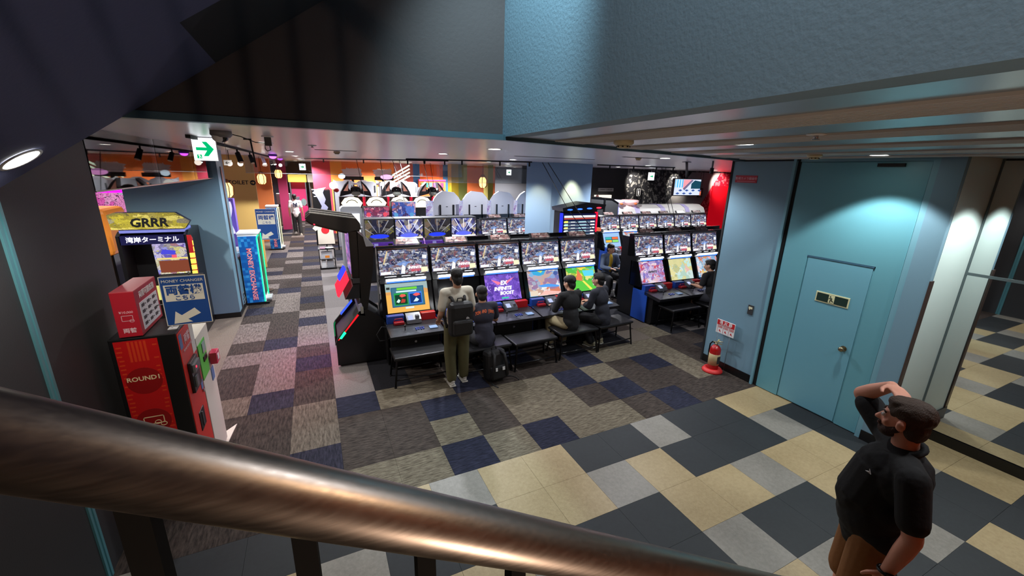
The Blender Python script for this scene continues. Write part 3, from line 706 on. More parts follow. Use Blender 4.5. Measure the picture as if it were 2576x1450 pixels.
# exit sign
es = thing('exit_sign', 'lit white exit sign with a green arrow hung from the ceiling', 'sign', (-1.04, 5.3, 2.97))
MB().box(0, 0, 0, .205, .03, .225, bev=.003).build('box', WHITE, es)
MB().box(.003, -.002, .003, .202, 0, .222).build('lit_face', SIGNW, es)
MB().prism([(.03, .10), (.12, .10), (.085, .045), (.125, .045), (.18, .115), (.125, .185), (.085, .185), (.12, .13), (.03, .13)], 'y', -.004, -.002).build('green_arrow', SIGNG, es)
MB().box(.03, -.004, .022, .07, -.002, .06).build('pictogram_field', SIGNG, es)
r2 = runner(.45).build('running_figure', SIGNW, es, loc=(.052, -.006, .024)); r2.rotation_euler = (0, 0, PI / 2)
b = MB(); b.cyl((.05, .015, .225), (.05, .015, .24), .006); b.cyl((.15, .015, .225), (.15, .015, .24), .006); b.build('hanger', STEEL, es)
es2 = thing('notice_plate', 'tiny white notice plate hanging behind the lit exit sign', 'sign', (-.9, 6.0, 2.93))
MB().box(0, 0, 0, .08, .005, .06).build('plate', WHITE, es2); text('←', .05, es2, (.04, -.001, .03), FY, DGREY)
b = MB(); b.cyl((.04, .003, .06), (.04, .003, .27), .002); b.build('hanger', STEEL, es2)
# dome camera + adapter + drop pole
dc = thing('dome_camera', 'grey dome security camera on the ceiling right of the exit sign', 'camera', (-.62, 4.22, CZ))
MB().lathe([(.075, 0), (.078, -.03), (.06, -.05)], n=24).build('housing', M('camera_grey', (120, 120, 124), .4), dc)
MB().ell((0, 0, -.045), (.052, .052, .045)).build('dome', BLKG, dc)
b = MB(); b.ell((-.02, -.02, -.05), (.045, .045, .04)); b.build('dome_collar', WHITE, dc)
pa = thing('power_adapter', 'black power adapter with a cable loop hanging from the ceiling', 'adapter', (-.32, 4.6, CZ))
MB().lathe([(.05, 0), (.05, -.006), (.03, -.008)], n=20).build('plate', WHITE, pa)
MB().box(-.028, -.02, -.085, .028, .02, -.01, bev=.004).build('block', BLK, pa)
b = MB(); b.tube([(.01, 0, -.085), (.012, 0, -.12), (-.015, 0, -.13), (-.03, 0, -.11), (-.028, 0, -.06), (-.10, -.02, -.06), (-.2, -.1, -.02), (-.26, -.2, -.01)], .004); b.build('cable', BLKM, pa)
dp = thing('drop_pole', 'thin black pole dropping from the ceiling behind the dome camera', 'pole', (-.52, 5.2, CZ))
b = MB(); b.cyl((0, 0, 0), (.02, 0, -.28), .008); b.box(-.06, -.01, -.012, .01, .01, 0); b.build('rod', BLKM, dp)
b.bm if False else None
# track with spot heads over the aisle
tr = thing('light_track', 'black lighting track over the left side of the aisle', 'light track', (-1.0, 9.0, CZ))
MB().box(-.02, -4.0, -.03, .02, 7.5, 0).build('track', BLKM, tr)
for y, lit in ((-1.0, 0), (.6, 0), (3.0, 1), (6.5, 1)):
    b = MB(); b.cyl((0, y, -.03), (0, y, -.09), .012); b.cyl((0, y, -.08), (.04, y - .05, -.22), .035, .04); h = b.build('spot_head', BLKM if not lit else WHITE, tr)
    MB().cyl((.04, y - .05, -.221), (.041, y - .052, -.226), .036).build('lens', DOWN_ON if lit else M('warm_lens', (230, 190, 150), .4), h)
for k, (x, y) in enumerate(((-1.35, 9.6), (-1.25, 10.2), (-.75, 14.2))):
    t = thing('pendant_bulb', ('left', 'right', 'farther')[k] + ' frosted globe bulb hanging above the service counter', 'lamp', (x, y, CZ))
    MB().cyl((0, 0, 0), (0, 0, -.2), .006).build('cord', BLKM, t); MB().ell((0, 0, -.24), (.05, .05, .05)).build('globe', E('globe_on', (255, 240, 225), 2.2), t)
pv = thing('ultraviolet_lamp', 'glowing purple dome lamp on the ceiling over the aisle', 'lamp', (-.75, 11.6, CZ))
MB().lathe([(.09, 0), (.1, -.03), (.08, -.05)], n=20).build('collar', M('purple_collar', (90, 30, 160), .4), pv); MB().ell((0, 0, -.055), (.075, .075, .05)).build('glow', E('purple_on', (200, 80, 255), 4), pv)
# television on a ceiling pole
tv = thing('television', 'flat television on a grey ceiling pole showing the stair hall', 'television', (5.88, 5.6, 2.60))
MB().box(0, 0, 0, .68, .05, .31, bev=.004).build('casing', BLK, tv)
s_ = MB(); s_.box(.015, -.003, .015, .665, 0, .295); sc = s_.build('screen', E('tv_floor_white', (206, 214, 236), 1.0), tv)
def flat(parent, polys, y=-.004, name='picture', step=.0006, ax='y', es=1.0):
    """flat coloured shapes of a displayed picture, one mesh, stacked a hair apart"""
    b = MB(); mats = []; 
    for k, (pts, col) in enumerate(polys):
        n = 'display_%02x%02x%02x_%d' % (*col, int(es * 10)); m = E(n, col, es)
        if m not in mats: mats.append(m)
        yy = y - k * step
        b.face([(p[0], yy, p[1]) for p in pts], m=mats.index(m))
    return b.build(name, mats, parent)
R4 = lambda x0, z0, x1, z1: [(x0, z0), (x1, z0), (x1, z1), (x0, z1)]
pol = [(R4(.02, .15, .22, .29), (96, 180, 236)), (R4(.04, .15, .06, .29), (225, 235, 245)), (R4(.10, .15, .12, .29), (225, 235, 245)), (R4(.16, .15, .18, .29), (225, 235, 245)),
       ([(.22, .13), (.42, .29), (.22, .29)], (236, 150, 160)), ([(.26, .10), (.47, .28), (.42, .29), (.22, .13)], (110, 100, 130)), ([(.42, .13), (.66, .13), (.66, .26), (.50, .28), (.42, .22)], (24, 66, 84))]
for r_, c_ in ((0, 0), (1, 0), (0, 1), (1, 1), (2, 0), (2, 1), (3, 1)):
    cx = .10 + r_ * .16 + c_ * .06; cz = .045 + c_ * .055; pol.append(([(cx - .05, cz), (cx, cz - .02), (cx + .05, cz), (cx, cz + .02)], (56, 84, 150)))
flat(sc, pol)
b = MB(); b.cyl((.34, .04, .30), (.28, .04, .60), .022); b.box(.2, .01, .59, .36, .07, .60); b.build('ceiling_pole', STEEL, tv)
bc = thing('spot_camera', 'black cylindrical camera on a short ceiling stem right of the television', 'camera', (6.0, 4.95, CZ))
b = MB(); b.cyl((0, 0, 0), (0, 0, -.12), .014); b.build('stem', STEEL, bc); b = MB(); b.cyl((0, 0, -.11), (0, 0, -.2), .03); b.build('body', BLK, bc); MB().cyl((0, 0, -.2), (0, 0, -.203), .02).build('lens', BLKG, bc)

# ================================================================== GAME CABINETS
mq = art('marquee_art', [(0, (34, 40, 72)), (.15, (74, 80, 110)), (.3, (110, 124, 170)), (.42, (226, 230, 242)), (.55, (66, 62, 80)), (.66, (176, 156, 146)), (.76, (140, 84, 96)), (.86, (130, 150, 196)), (1, (246, 244, 240))], 17, 11, .9, 3, .8, edge=.06)
W_, CW = .83, .83
CH_SCR = {}
def scr(name, *a, **k): return art(name, *a, **k)
S_DES = E('screen_sand', (226, 170, 84), 1.0)
S_PUR = art('screen_purple', [(0, (84, 50, 150)), (.3, (120, 84, 200)), (.5, (70, 50, 140)), (.7, (150, 110, 220)), (.9, (96, 70, 190)), (1, (190, 160, 240))], 7, 5, 1.0, 9, .9, edge=.02)
S_BAT = art('screen_battle', [(0, (90, 170, 220)), (.25, (190, 150, 130)), (.45, (120, 170, 220)), (.6, (226, 220, 214)), (.75, (200, 120, 90)), (.9, (60, 110, 180)), (1, (240, 240, 240))], 3.2, 3, 1.0, 21, 1.1, edge=0)
S_GRN = art('screen_green', [(0, (70, 170, 70)), (.3, (110, 200, 80)), (.5, (60, 190, 190)), (.65, (90, 210, 220)), (.8, (230, 210, 80)), (1, (60, 150, 60))], 2.6, 2.6, 1.0, 33, 1.1, edge=0)
S_PNK = art('screen_pink', [(0, (226, 200, 220)), (.3, (150, 130, 200)), (.5, (240, 236, 246)), (.7, (206, 80, 90)), (.85, (110, 110, 190)), (1, (240, 180, 130))], 8, 6, 1.0, 41, .8)
S_OLV = art('screen_olive', [(0, (190, 186, 130)), (.4, (214, 206, 150)), (.6, (150, 160, 120)), (.8, (180, 220, 220)), (1, (226, 140, 120))], 4, 3, 1.0, 51, 1.1, edge=0)
S_BLU = art('screen_bluewhite', [(0, (90, 150, 200)), (.3, (220, 230, 240)), (.55, (120, 170, 210)), (.75, (226, 196, 120)), (.9, (214, 70, 60)), (1, (250, 250, 250))], 6, 4, 1.0, 61, .9)
FLY = art('flyer_print', [(0, (96, 60, 56)), (.4, (170, 140, 130)), (.6, (70, 50, 50)), (.8, (214, 200, 190)), (1, (150, 50, 46))], 8, 3, 0, 5, .3)
PANELP = art('control_panel_print', [(0, (40, 42, 46)), (.4, (62, 64, 70)), (.6, (34, 34, 38)), (.8, (96, 100, 108)), (1, (52, 54, 60))], 9, 4, 0, 8, .3, edge=.04)
CARDP = E('card_reader_screen', (190, 200, 240), .9)
def cabinet():
    t = thing('game_cabinet', 'x', 'game cabinet')
    w = .80
    b = MB(); b.box(.04, .22, .05, w - .04, .80, .60); b.box(.02, .95, .03, w - .02, 1.28, 1.70); b.box(.02, .78, .03, w - .02, .96, .70); b.box(.06, .26, 0, w - .06, 1.2, .05); b.build('body', BLK, t)
    MB().cyl((w / 2, .215, .42), (w / 2, .22, .42), .018).build('lock', CHROME, t)
    b = MB(); b.box(.0, .36, .03, .018, .78, .66); b.build('side_trim', BLUE, t)
    b = MB(); b.box(w - .018, .36, .03, w, .78, .66); b.build('side_trim', RED, t)
    # control deck
    b = MB(); b.prism([(.0, .62), (.44, .665), (.44, .60), (.03, .56), (0, .575)], 'x', .0, w); dk = b.build('control_deck', M('deck_black', (30, 30, 33), .28), t)
    b = MB(); b.face([(.03, .012, .6225), (w - .03, .012, .6225), (w - .03, .27, .6495), (.03, .27, .6495)]); b.build('deck_print', PANELP, dk)
    b = MB(); b.cyl((.24, .17, .64), (.24, .17, .70), .006); b.ell((.24, .17, .71), (.019, .019, .019)); b.build('joystick', BLK, dk)
    b = MB()
    for q in range(4):
        for r_ in range(2): b.cyl((.40 + q * .036, .13 + r_ * .045 + (q % 2) * .01, .638 + r_ * .004), (.40 + q * .036, .13 + r_ * .045 + (q % 2) * .01, .652 + r_ * .004), .013, n=10, m=0)
    b.build('button', M('button_blue', (66, 84, 170), .3), dk)
    b = MB(); b.box(.60, .10, .637, .72, .21, .6495); b.build('instruction_card', M('card_pale_blue', (140, 170, 210), .4), dk)
    # card and coin panel between blue and red boxes
    b = MB(); b.box(.03, .46, .64, .29, .56, .775, bev=.006); b.build('blue_side_box', BLUE, t)
    b = MB(); b.box(.55, .46, .64, .78, .56, .775, bev=.006); b.build('red_side_box', RED, t)
    b = MB(); b.box(.12, .36, .66, .27, .46, .70, bev=.005); b.tube([(.13, .42, .70), (.14, .43, .735), (.25, .43, .735), (.26, .42, .70)], .008); b.build('headphone_holder', M('holder_red', (150, 22, 30), .4), t)
    b = MB(); b.prism([(.34, .665), (.50, .70), (.50, .79), (.36, .72)], 'x', .31, .53); cp = b.build('card_unit', M('card_unit_grey', (84, 86, 92), .35), t)
    b = MB(); b.face([(.33, .352, .7225), (.41, .352, .7225), (.41, .44, .765), (.33, .44, .765)]); b.build('card_screen', CARDP, cp)
    b = MB(); b.box(.45, .37, .73, .50, .43, .775); b.build('coin_slot', STEEL, cp)
    # main screen, leaning back
    y0, z0, y1, z1 = .62, .775, .80, 1.20
    b = MB(); b.prism([(y0 - .02, z0 - .06), (y1 - .01, z1 + .02), (y1 + .10, z1 + .02), (y1 + .10, z0 - .06)], 'x', .0, w); b.build('bezel', BLKG, t)
    n = Vector((0, -(z1 - z0), (y1 - y0))).normalized() * .006
    def sp(u, v, o=0): return (.07 + u * .66, y0 - .012 + v * (y1 - y0) + n.y * (1 + o), z0 + .0 + v * (z1 - z0) + n.z * (1 + o))
    b = MB(); b.face([sp(0, 0), sp(1, 0), sp(1, 1), sp(0, 1)]); b.build('main_screen', SCROFF, t)
    b = MB(); b.box(w / 2 - .025, y0 - .04, z0 - .045, w / 2 + .025, y0 - .032, z0 - .035); b.build('maker_plate', GREY, t)
    # light bar and led strip
    b = MB(); b.prism([(.745, 1.222), (.84, 1.34), (.95, 1.34), (.95, 1.222)], 'x', .0, w); b.build('lamp_hood', BLK, t)
    b = MB(); b.cyl((.09, .745, 1.272), (w - .09, .745, 1.272), .017, n=12); b.build('light_bar', TUBE_ON, t)
    b = MB(); b.box(.10, .735, 1.228, w - .10, .742, 1.243); b.build('blue_led_strip', BLUELED, t)
    for x0, x1 in ((.08, .26), (.34, .48), (.56, .70)): MB().box(x0, .80, 1.308, x1, .808, 1.318).build('vent_line', LGREY, t)
    # marquee
    b = MB(); b.prism([(.83, 1.31), (.93, 1.73), (1.0, 1.765), (1.05, 1.765), (1.05, 1.31)], 'x', .0, w); b.build('marquee_case', BLKG, t)
    b = MB(); b.box(.015, .905, 1.728, w - .015, .93, 1.738); b.build('marquee_trim', CHROME, t)
    def mp(u, v, o=0): return (.015 + u * (w - .03), .832 + v * .09 - .004 - .001 * o, 1.335 + v * .378)
    b = MB(); b.face([mp(0, 0), mp(1, 0), mp(1, 1), mp(0, 1)]); mk = b.build('marquee', mq, t)
    W0 = E('print_white', (236, 240, 250), 1.0); b = MB()
    def q(pts, m, o): b.face([mp(u, v, o) for u, v in pts], m=m, uvs=None)
    q([(.02, .02), (.22, .02), (.22, .13), (.02, .13)], 0, 1); q([(.84, .04), (.98, .04), (.98, .24), (.84, .24)], 1, 1)
    q([(.08, .45), (.10, .43), (.19, .95), (.17, .97)], 2, 1)
    q([(.42, .02), (.50, .02), (.53, .45), (.47, .45)], 0, 1); q([(.34, .42), (.42, .34), (.45, .40), (.52, .30), (.58, .42), (.66, .46), (.5, .52)], 3, 1)
    q([(.58, .10), (.82, .13), (.86, .30), (.78, .38), (.70, .33), (.62, .36)], 5, 1)
    q([(.88, .62), (.97, .58), (.98, .72), (.89, .76)], 0, 2)
    b.build('marquee_figures', [W0, E('print_pale_yellow', (240, 230, 190), 1.0), E('print_gold', (214, 190, 140), 1.0), E('print_blue', (110, 140, 196), 1.0), E('print_red', (190, 60, 60), 1.0), E('print_rose', (176, 120, 140), .9), E('print_dark', (40, 40, 54), 1.0)], mk)
    rot = (PI / 2 - .22, 0, 0)
    text('INFINITE', .052, mk, (.015 + .71 * (w - .03), .832 + .24 * .09 - .012, 1.335 + .25 * .378), rot, E('title_white', (255, 250, 250), 1.2), shear=.3, bold=.002)
    text('BOOST', .046, mk, (.015 + .73 * (w - .03), .832 + .12 * .09 - .012, 1.335 + .12 * .378), rot, E('title_red', (200, 60, 70), 1.0), shear=.3, bold=.002)
    # flyer board on top
    b = MB(); b.prism([(1.08, 1.765), (1.17, 1.845), (1.20, 1.835), (1.15, 1.765)], 'x', .30, .72); fb = b.build('flyer_board', BLKM, t)
    b = MB(); b.face([(.32, 1.082, 1.772), (.70, 1.082, 1.772), (.68, 1.165, 1.842), (.34, 1.165, 1.842)]); b.build('flyer', FLY, fb)
    return t
def child(o, name):
    for c in o.children:
        if c.name.split('.')[0] == name: return c
def rescreen(o, mat):
    c = child(o, 'main_screen'); c.data = c.data.copy(); c.data.materials.clear(); c.data.materials.append(mat); return c
NS = Vector((0, -.919, .394))
def sp3(u, v, o=0):
    return (.07 + u * .66, .608 + v * .18 - .919 * .006 * (1 + o * .15), .775 + v * .425 + .394 * .006 * (1 + o * .15))
def picture(sc, polys, es=1.0, name='picture'):
    b = MB(); mats = []
    for k, (pts, col) in enumerate(polys):
        m = E('display_%02x%02x%02x_%d' % (*col, int(es * 10)), col, es)
        if m not in mats: mats.append(m)
        b.face([sp3(u, v, 1 + k * .6) for u, v in pts], m=mats.index(m))
    return b.build(name, mats, sc)
SROT = (PI / 2 - .405, 0, 0)
Q4 = lambda a, b_, c, d: [(a, b_), (c, b_), (c, d), (a, d)]
proto = cabinet()
GRPF = 'identical fighting game cabinets in rows'
X0 = .82; YF = 5.62
front = []
specL = ['front row fighting game cabinet showing the sandy menu screen, beside the tall black cabinet', 'front row fighting game cabinet with its screen dark, behind the standing backpacker',
         'front row fighting game cabinet with the purple title screen', 'front row fighting game cabinet with a blue and peach battle on screen', 'front row fighting game cabinet with the bright green battlefield on screen']
for k in range(5):
    o = proto if k == 0 else dup(proto, parent=None)
    o.location = (X0 + CW * k, YF, 0); o['label'] = specL[k]; front.append(o)
specR = ['fighting game cabinet with the pink and white swirling screen, first beyond the gap', 'fighting game cabinet with the olive and pale yellow screen', 'fighting game cabinet with blue and white screen, cut off by the teal wall']
for k in range(3):
    o = dup(proto, (5.93 + CW * k, YF, 0), 0, specR[k]); front.append(o)
for k in range(6):
    o = dup(proto, (8.06 + .79 * k, 9.62, 0), 0, ['back row cabinet with the four coloured buttons on screen', 'second back row cabinet from the one with coloured buttons', 'third cabinet of the right back row', 'fourth cabinet of the right back row', 'fifth cabinet of the right back row', 'last cabinet of the right back row, nearest the red wall'][k])
    o.scale = (.965, .965, .965); front.append(o)
for k in range(2):
    o = dup(proto, (4.08 + .79 * k, 9.62, 0), 0, ['back row cabinet beside the four purple game cabinets', 'back row cabinet left of the blue pillar'][k]); o.scale = (.965,) * 3; front.append(o)
for k in range(2, 5):
    o = dup(proto, (X0 + .80 + CW * k, YF + 2.62, 0), PI, 'cabinet facing away, back to back with the ' + ['sandy menu', 'dark screen', 'purple title', 'blue and peach', 'green battlefield'][k] + ' cabinet'); front.append(o)
for k in range(3):
    o = dup(proto, (6.85 + .80 + CW * k, YF + 2.62, 0), PI, 'cabinet facing away, behind the ' + ['pink swirl', 'olive screen', 'blue and white screen'][k] + ' cabinet'); front.append(o)
for o in front[16:]:
    fb_ = child(o, 'flyer_board')
    for c_ in list(fb_.children): bpy.data.objects.remove(c_)
    bpy.data.objects.remove(fb_)
for c_ in front[0].children:
    if c_.name.startswith('side_trim') and c_.data.materials[0] == BLUE: c_.data = c_.data.copy(); c_.data.materials.clear(); c_.data.materials.append(BLK)
# displays
c0 = rescreen(front[0], S_DES)
picture(c0, [(Q4(0, .72, 1, 1), (150, 170, 170)), ([(0, .70), (.3, .74), (.7, .86), (1, .74), (1, .6), (0, .62)], (206, 150, 90)), (Q4(.12, .18, .9, .86), (30, 84, 120)), (Q4(.14, .21, .88, .83), (60, 110, 130)),
             (Q4(.26, .76, .74, .84), (110, 200, 60)), (Q4(.24, .68, .72, .73), (200, 230, 230)), (Q4(.18, .24, .50, .66), (40, 150, 70)), (Q4(.20, .27, .48, .60), (20, 60, 40)), (Q4(.53, .24, .84, .66), (60, 120, 220)), (Q4(.55, .27, .82, .60), (20, 50, 110)),
             ([(.30, .56), (.36, .62), (.44, .60), (.46, .54), (.36, .50)], (220, 90, 80)), ([(.62, .56), (.70, .62), (.78, .60), (.80, .54), (.7, .50)], (226, 90, 90)), ([(.32, .32), (.36, .46), (.44, .42), (.42, .32)], (170, 60, 50)), ([(.22, .36), (.28, .46), (.32, .40), (.28, .32)], (200, 230, 220)), ([(.62, .32), (.70, .46), (.76, .38), (.72, .32)], (200, 226, 250)),
             (Q4(.42, .10, .62, .16), (206, 220, 220)), (Q4(.02, .80, .10, .88), (40, 50, 50))])
rescreen(front[1], SCROFF)
c2 = rescreen(front[2], S_PUR)
TW = E('screen_title_white', (250, 250, 255), 1.3); TR_ = E('screen_title_pink', (240, 150, 180), 1.2)
text('XV XB', .0001, c2, sp3(.5, .8), SROT, TW) if False else None
text('EX', .10, c2, sp3(.52, .66, 6), SROT, TW, shear=.2, bold=.004); text('INFINITE', .085, c2, sp3(.48, .45, 6), SROT, TW, shear=.25, bold=.003); text('BOOST', .08, c2, sp3(.58, .27, 6), SROT, TW, shear=.25, bold=.003)
picture(c2, [([(.18, .82), (.36, .60), (.46, .66), (.40, .72)], (236, 120, 150)), ([(.86, .86), (.62, .62), (.60, .72), (.68, .76)], (236, 120, 150)), (Q4(.42, .06, .62, .12), (60, 190, 160))])
c3 = rescreen(front[3], S_BAT)
picture(c3, [([(.15, 1), (.60, 1), (.52, .84), (.36, .80), (.2, .86)], (60, 160, 206)), ([(.32, 1), (.5, 1), (.44, .92)], (200, 210, 90)), ([(.3, .42), (.62, .46), (.96, .36), (.96, .3), (.4, .34)], (80, 150, 226)), (Q4(.02, .02, .26, .22), (216, 200, 180)), ([(.5, .2), (.98, .1), (.98, .02), (.3, .02)], (236, 180, 170)), ([(.82, .84), (.86, .94), (.95, .94), (.98, .84), (.9, .76)], (70, 90, 150))])
c4 = rescreen(front[4], S_GRN)
picture(c4, [([(0, 0), (1, 0), (1, .36), (.5, .44), (0, .40)], (88, 190, 70)), ([(.40, .95), (.36, .72), (.28, .5), (.5, .42), (.52, .60)], (214, 120, 80)), ([(.5, .42), (.56, .44), (.82, .06), (.74, .03)], (240, 216, 90)), ([(.55, .86), (.95, .84), (.95, .6), (.6, .62)], (90, 200, 226)), (Q4(.26, .08, .36, .13), (30, 60, 40)), (Q4(.86, .2, .94, .44), (190, 230, 200))])
rescreen(front[5], S_PNK); rescreen(front[6], S_OLV); rescreen(front[7], S_BLU)
text('INFINITE', .06, child(front[5], 'main_screen'), sp3(.5, .5, 5), SROT, E('olive_title', (60, 60, 70), 1.0), shear=.25, bold=.003)
c8 = rescreen(front[8], E('screen_sky', (150, 186, 226), 1.0))
picture(c8, [(Q4(.1, .3, .9, .72), (40, 80, 110)), (Q4(.12, .54, .48, .70), (60, 170, 170)), (Q4(.52, .54, .88, .70), (236, 110, 60)), (Q4(.12, .33, .48, .49), (240, 180, 60)), (Q4(.52, .33, .88, .49), (140, 216, 110))])
for k in (9, 10, 11, 12, 13, 14, 15): rescreen(front[k], [S_PUR, S_BLU, S_OLV, S_PNK][k % 4])

# tall side-on cabinet with its curved hood over the aisle
ac = thing('music_game_cabinet', 'tall black game cabinet seen from the side with an overhanging ridged hood', 'game cabinet', (0, 6.25, 0))
D = .85
b = MB(); b.prism([(.12, .03), (.12, .40), (.14, .46), (.48, .86), (.60, .88), (.85, .66), (.85, .03)], 'y', 0, .04); b.build('side_plate', BLK, ac)
b = MB(); b.prism([(.12, .03), (.12, .40), (.14, .46), (.48, .86), (.60, .88), (.85, .66), (.85, .03)], 'y', D - .04, D); b.build('side_plate', BLK, ac)
b = MB(); b.prism([(.16, .03), (.16, .40), (.20, .44), (.50, .78), (.60, .82), (.83, .62), (.83, .03)], 'y', .04, D - .04); b.build('base', BLKM, ac)
b = MB(); b.prism([(.145, .44), (.165, .44), (.47, .80), (.45, .82)], 'y', -.004, .045, m=0); b.build('red_light_strip', E('strip_red', (226, 30, 40), 1.0), ac)
b = MB(); b.prism([(.17, .47), (.20, .455), (.27, .54), (.245, .57)], 'y', -.006, .0); b.build('green_light', GREENLED, ac)
b = MB(); b.prism([(.12, .20), (.125, .42), (.15, .47), (.155, .45), (.14, .40), (.135, .2)], 'y', D - .045, D + .004); b.build('green_edge', E('dim_green_edge', (20, 120, 70), .8), ac)
b = MB(); b.prism([(.25, .58), (.44, .80), (.43, .815), (.24, .60)], 'y', D - .1, D - .03); b.build('blue_edge_light', E('edge_blue', (60, 90, 220), 1.1), ac)
b = MB(); b.prism([(.48, .80), (.56, .78), (.52, .98), (.47, .96)], 'y', .0, D); b.build('chrome_knee', M('pale_acrylic', (170, 170, 190), .2), ac)
b = MB(); b.box(.50, -.003, .82, .54, .0, .93); b.build('chrome_plate', CHROME, ac)
b = MB(); b.prism([(.54, 2.05), (.75, 1.84), (.72, 1.5), (.60, .86), (.50, 1.0), (.52, 1.35)], 'y', .02, D - .02); b.build('column', BLK, ac)
b = MB(); b.prism([(.60, 2.04), (.76, 1.84), (.64, 1.84)], 'y', 0, .05); b.build('column_cap', GREY, ac)
b = MB(); b.prism([(.42, 2.06), (.53, 2.06), (.52, 1.36), (.42, 1.38)], 'y', .04, D - .04); b.build('screen_housing', BLK, ac)
b = MB(); b.box(.41, .10, 1.42, .42, D - .1, 2.02); b.build('screen', art('jukebox_screen', [(0, (30, 30, 60)), (.5, (120, 90, 190)), (.8, (220, 120, 190)), (1, (240, 240, 250))], 4, 6, .9, 71), ac)
b = MB(); b.prism([(.40, 1.37), (.52, 1.34), (.52, 1.06), (.30, 1.06), (.42, 1.26)], 'y', .02, D - .02); b.build('shelf', BLKM, ac)
b = MB(); b.box(.42, -.002, 1.30, .52, .02, 1.37); b.build('shelf_edge', DGREY, ac)
b = MB()
for k in range(6):
    y = .08 + k * .12; b.prism([(.38, 1.34), (.22, 1.08), (.195, 1.11), (.35, 1.36)], 'y', y, y + .08)
b.build('red_light_fin', E('fin_red', (250, 40, 60), 1.6), ac)
b = MB()
for k in range(5):
    y = .50 + k * .06; b.prism([(.37, 1.40), (.27, 1.22), (.245, 1.25), (.34, 1.42)], 'y', y, y + .03)
b.build('blue_light_fin', E('fin_blue', (50, 60, 240), 1.6), ac)
for nm, lc, pw, py in (('red_glow_lamp', (1, .12, .2), 60, .35), ('blue_glow_lamp', (.25, .15, 1), 26, .8)):
    l = bpy.data.lights.new(nm, 'SPOT'); l.energy = pw; l.color = lc; l.spot_size = 2.6; l.spot_blend = .8; l.shadow_soft_size = .1
    o = bpy.data.objects.new(nm, l); COL.objects.link(o); o.parent = ac; o.location = (.12, py, 1.12); o.rotation_euler = (0, .75, 0)
hood = [(-.12, 2.26), (-.05, 2.20), (.40, 2.06), (.59, 2.09), (.58, 2.18), (.54, 2.24), (-.04, 2.33)]
b = MB(); b.prism(hood, 'y', 0, .20); b.prism([(p[0], p[1] - .05) for p in hood], 'y', .20, .28); b.prism(hood, 'y', .28, .52); b.prism([(p[0], p[1] - .05) for p in hood], 'y', .52, .62); b.prism(hood, 'y', .62, D)
hd = b.build('hood', M('hood_black', (26, 26, 27), .4), ac)
for y0 in (.03, .34, .66):
    b = MB(); b.prism([(-.06, 2.335), (.52, 2.245), (.52, 2.25), (-.05, 2.34)], 'y', y0, y0 + .13); b.build('pale_hood_stripe', M('hood_stripe', (150, 150, 142), .4), hd)
b = MB(); b.box(-.02, .03, 2.17, .0, D - .03, 2.185); b.build('hood_red_light', REDLED, hd)
b = MB()
for x, y in ((.17, .06), (.8, .06), (.17, .78), (.8, .78)): b.cyl((x, y, 0), (x, y, .03), .022)
b.build('foot', RUB, ac)
# tangle of cables between cabinets
ct = thing('cable_tangle', 'tangle of black cables between the side-on cabinet and the front row', 'cables', (.88, 6.55, 0))
random.seed(3)
for k in range(10):
    p = [(random.uniform(-.05, .06), random.uniform(-.15, .3), random.uniform(0, 1.3))]
    for q in range(9): p.append((min(.1, max(-.06, p[-1][0] + random.uniform(-.05, .05))), p[-1][1] + random.uniform(-.08, .08), min(1.5, max(.02, p[-1][2] + random.uniform(-.22, .2)))))
    MB().tube(p, .006, n=6).build('cable', [BLKM, RUB, DGREY, GREY][k % 4], ct)
ca = thing('loose_cable', 'thin black cable looping from the sandy menu cabinet', 'cable', (.72, 5.95, 0))
MB().tube([(.14, .1, .62), (.02, -.05, .70), (-.06, -.08, .60), (-.02, -.1, .5), (.1, -.05, .48), (.14, 0, .5)], .005).build('cord', BLKM, ca)

# benches
def bench():
    t = thing('bench', 'x', 'bench'); w, d = .76, .42
    b = MB(); b.box(0, 0, .405, w, d, .45, bev=.018); b.build('padded_seat', VINYL, t)
    for sx in (0, 1):
        for sy in (0, 1):
            x = .05 if sx == 0 else w - .05; y = .05 if sy == 0 else d - .05
            xo = x + (-.05 if sx == 0 else .05); yo = y + (-.04 if sy == 0 else .04)
            b = MB(); b.tube([(x, y, .40), (x + (xo - x) * .2, y + (yo - y) * .2, .37), (xo, yo, .01)], .014, n=10); b.cyl((xo, yo, 0), (xo, yo, .02), .018); b.build('leg', TUBEB, t)
    for y in (.02, d - .02): MB().tube([(.01, y, .11), (w - .01, y, .11)], .011).build('stretcher', TUBEB, t)
    MB().box(.03, .03, .385, w - .03, d - .03, .405).build('seat_frame', TUBEB, t)
    return t
bp = bench()
bl = [(.80, 5.27, 0, 'black padded bench in front of the sandy menu cabinet'), (1.76, 5.12, .02, 'black padded bench under the seated person beside the backpacker'), (2.55, 5.08, .04, 'empty black padded bench between the seated players'),
      (3.40, 5.16, .03, 'black padded bench under the person in the black jacket and khaki trousers'), (4.20, 5.20, .05, 'black padded bench under the person in the navy shirt'), (6.08, 5.38, 0, 'empty black padded bench in front of the cabinets beyond the gap'), (6.98, 5.34, 0, 'black padded bench partly hidden by the teal wall')]
for k, (x, y, r_, lb) in enumerate(bl):
    o = bp if k == 0 else dup(bp)
    o.location = (x, y, 0); o.rotation_euler = (0, 0, r_); o['label'] = lb

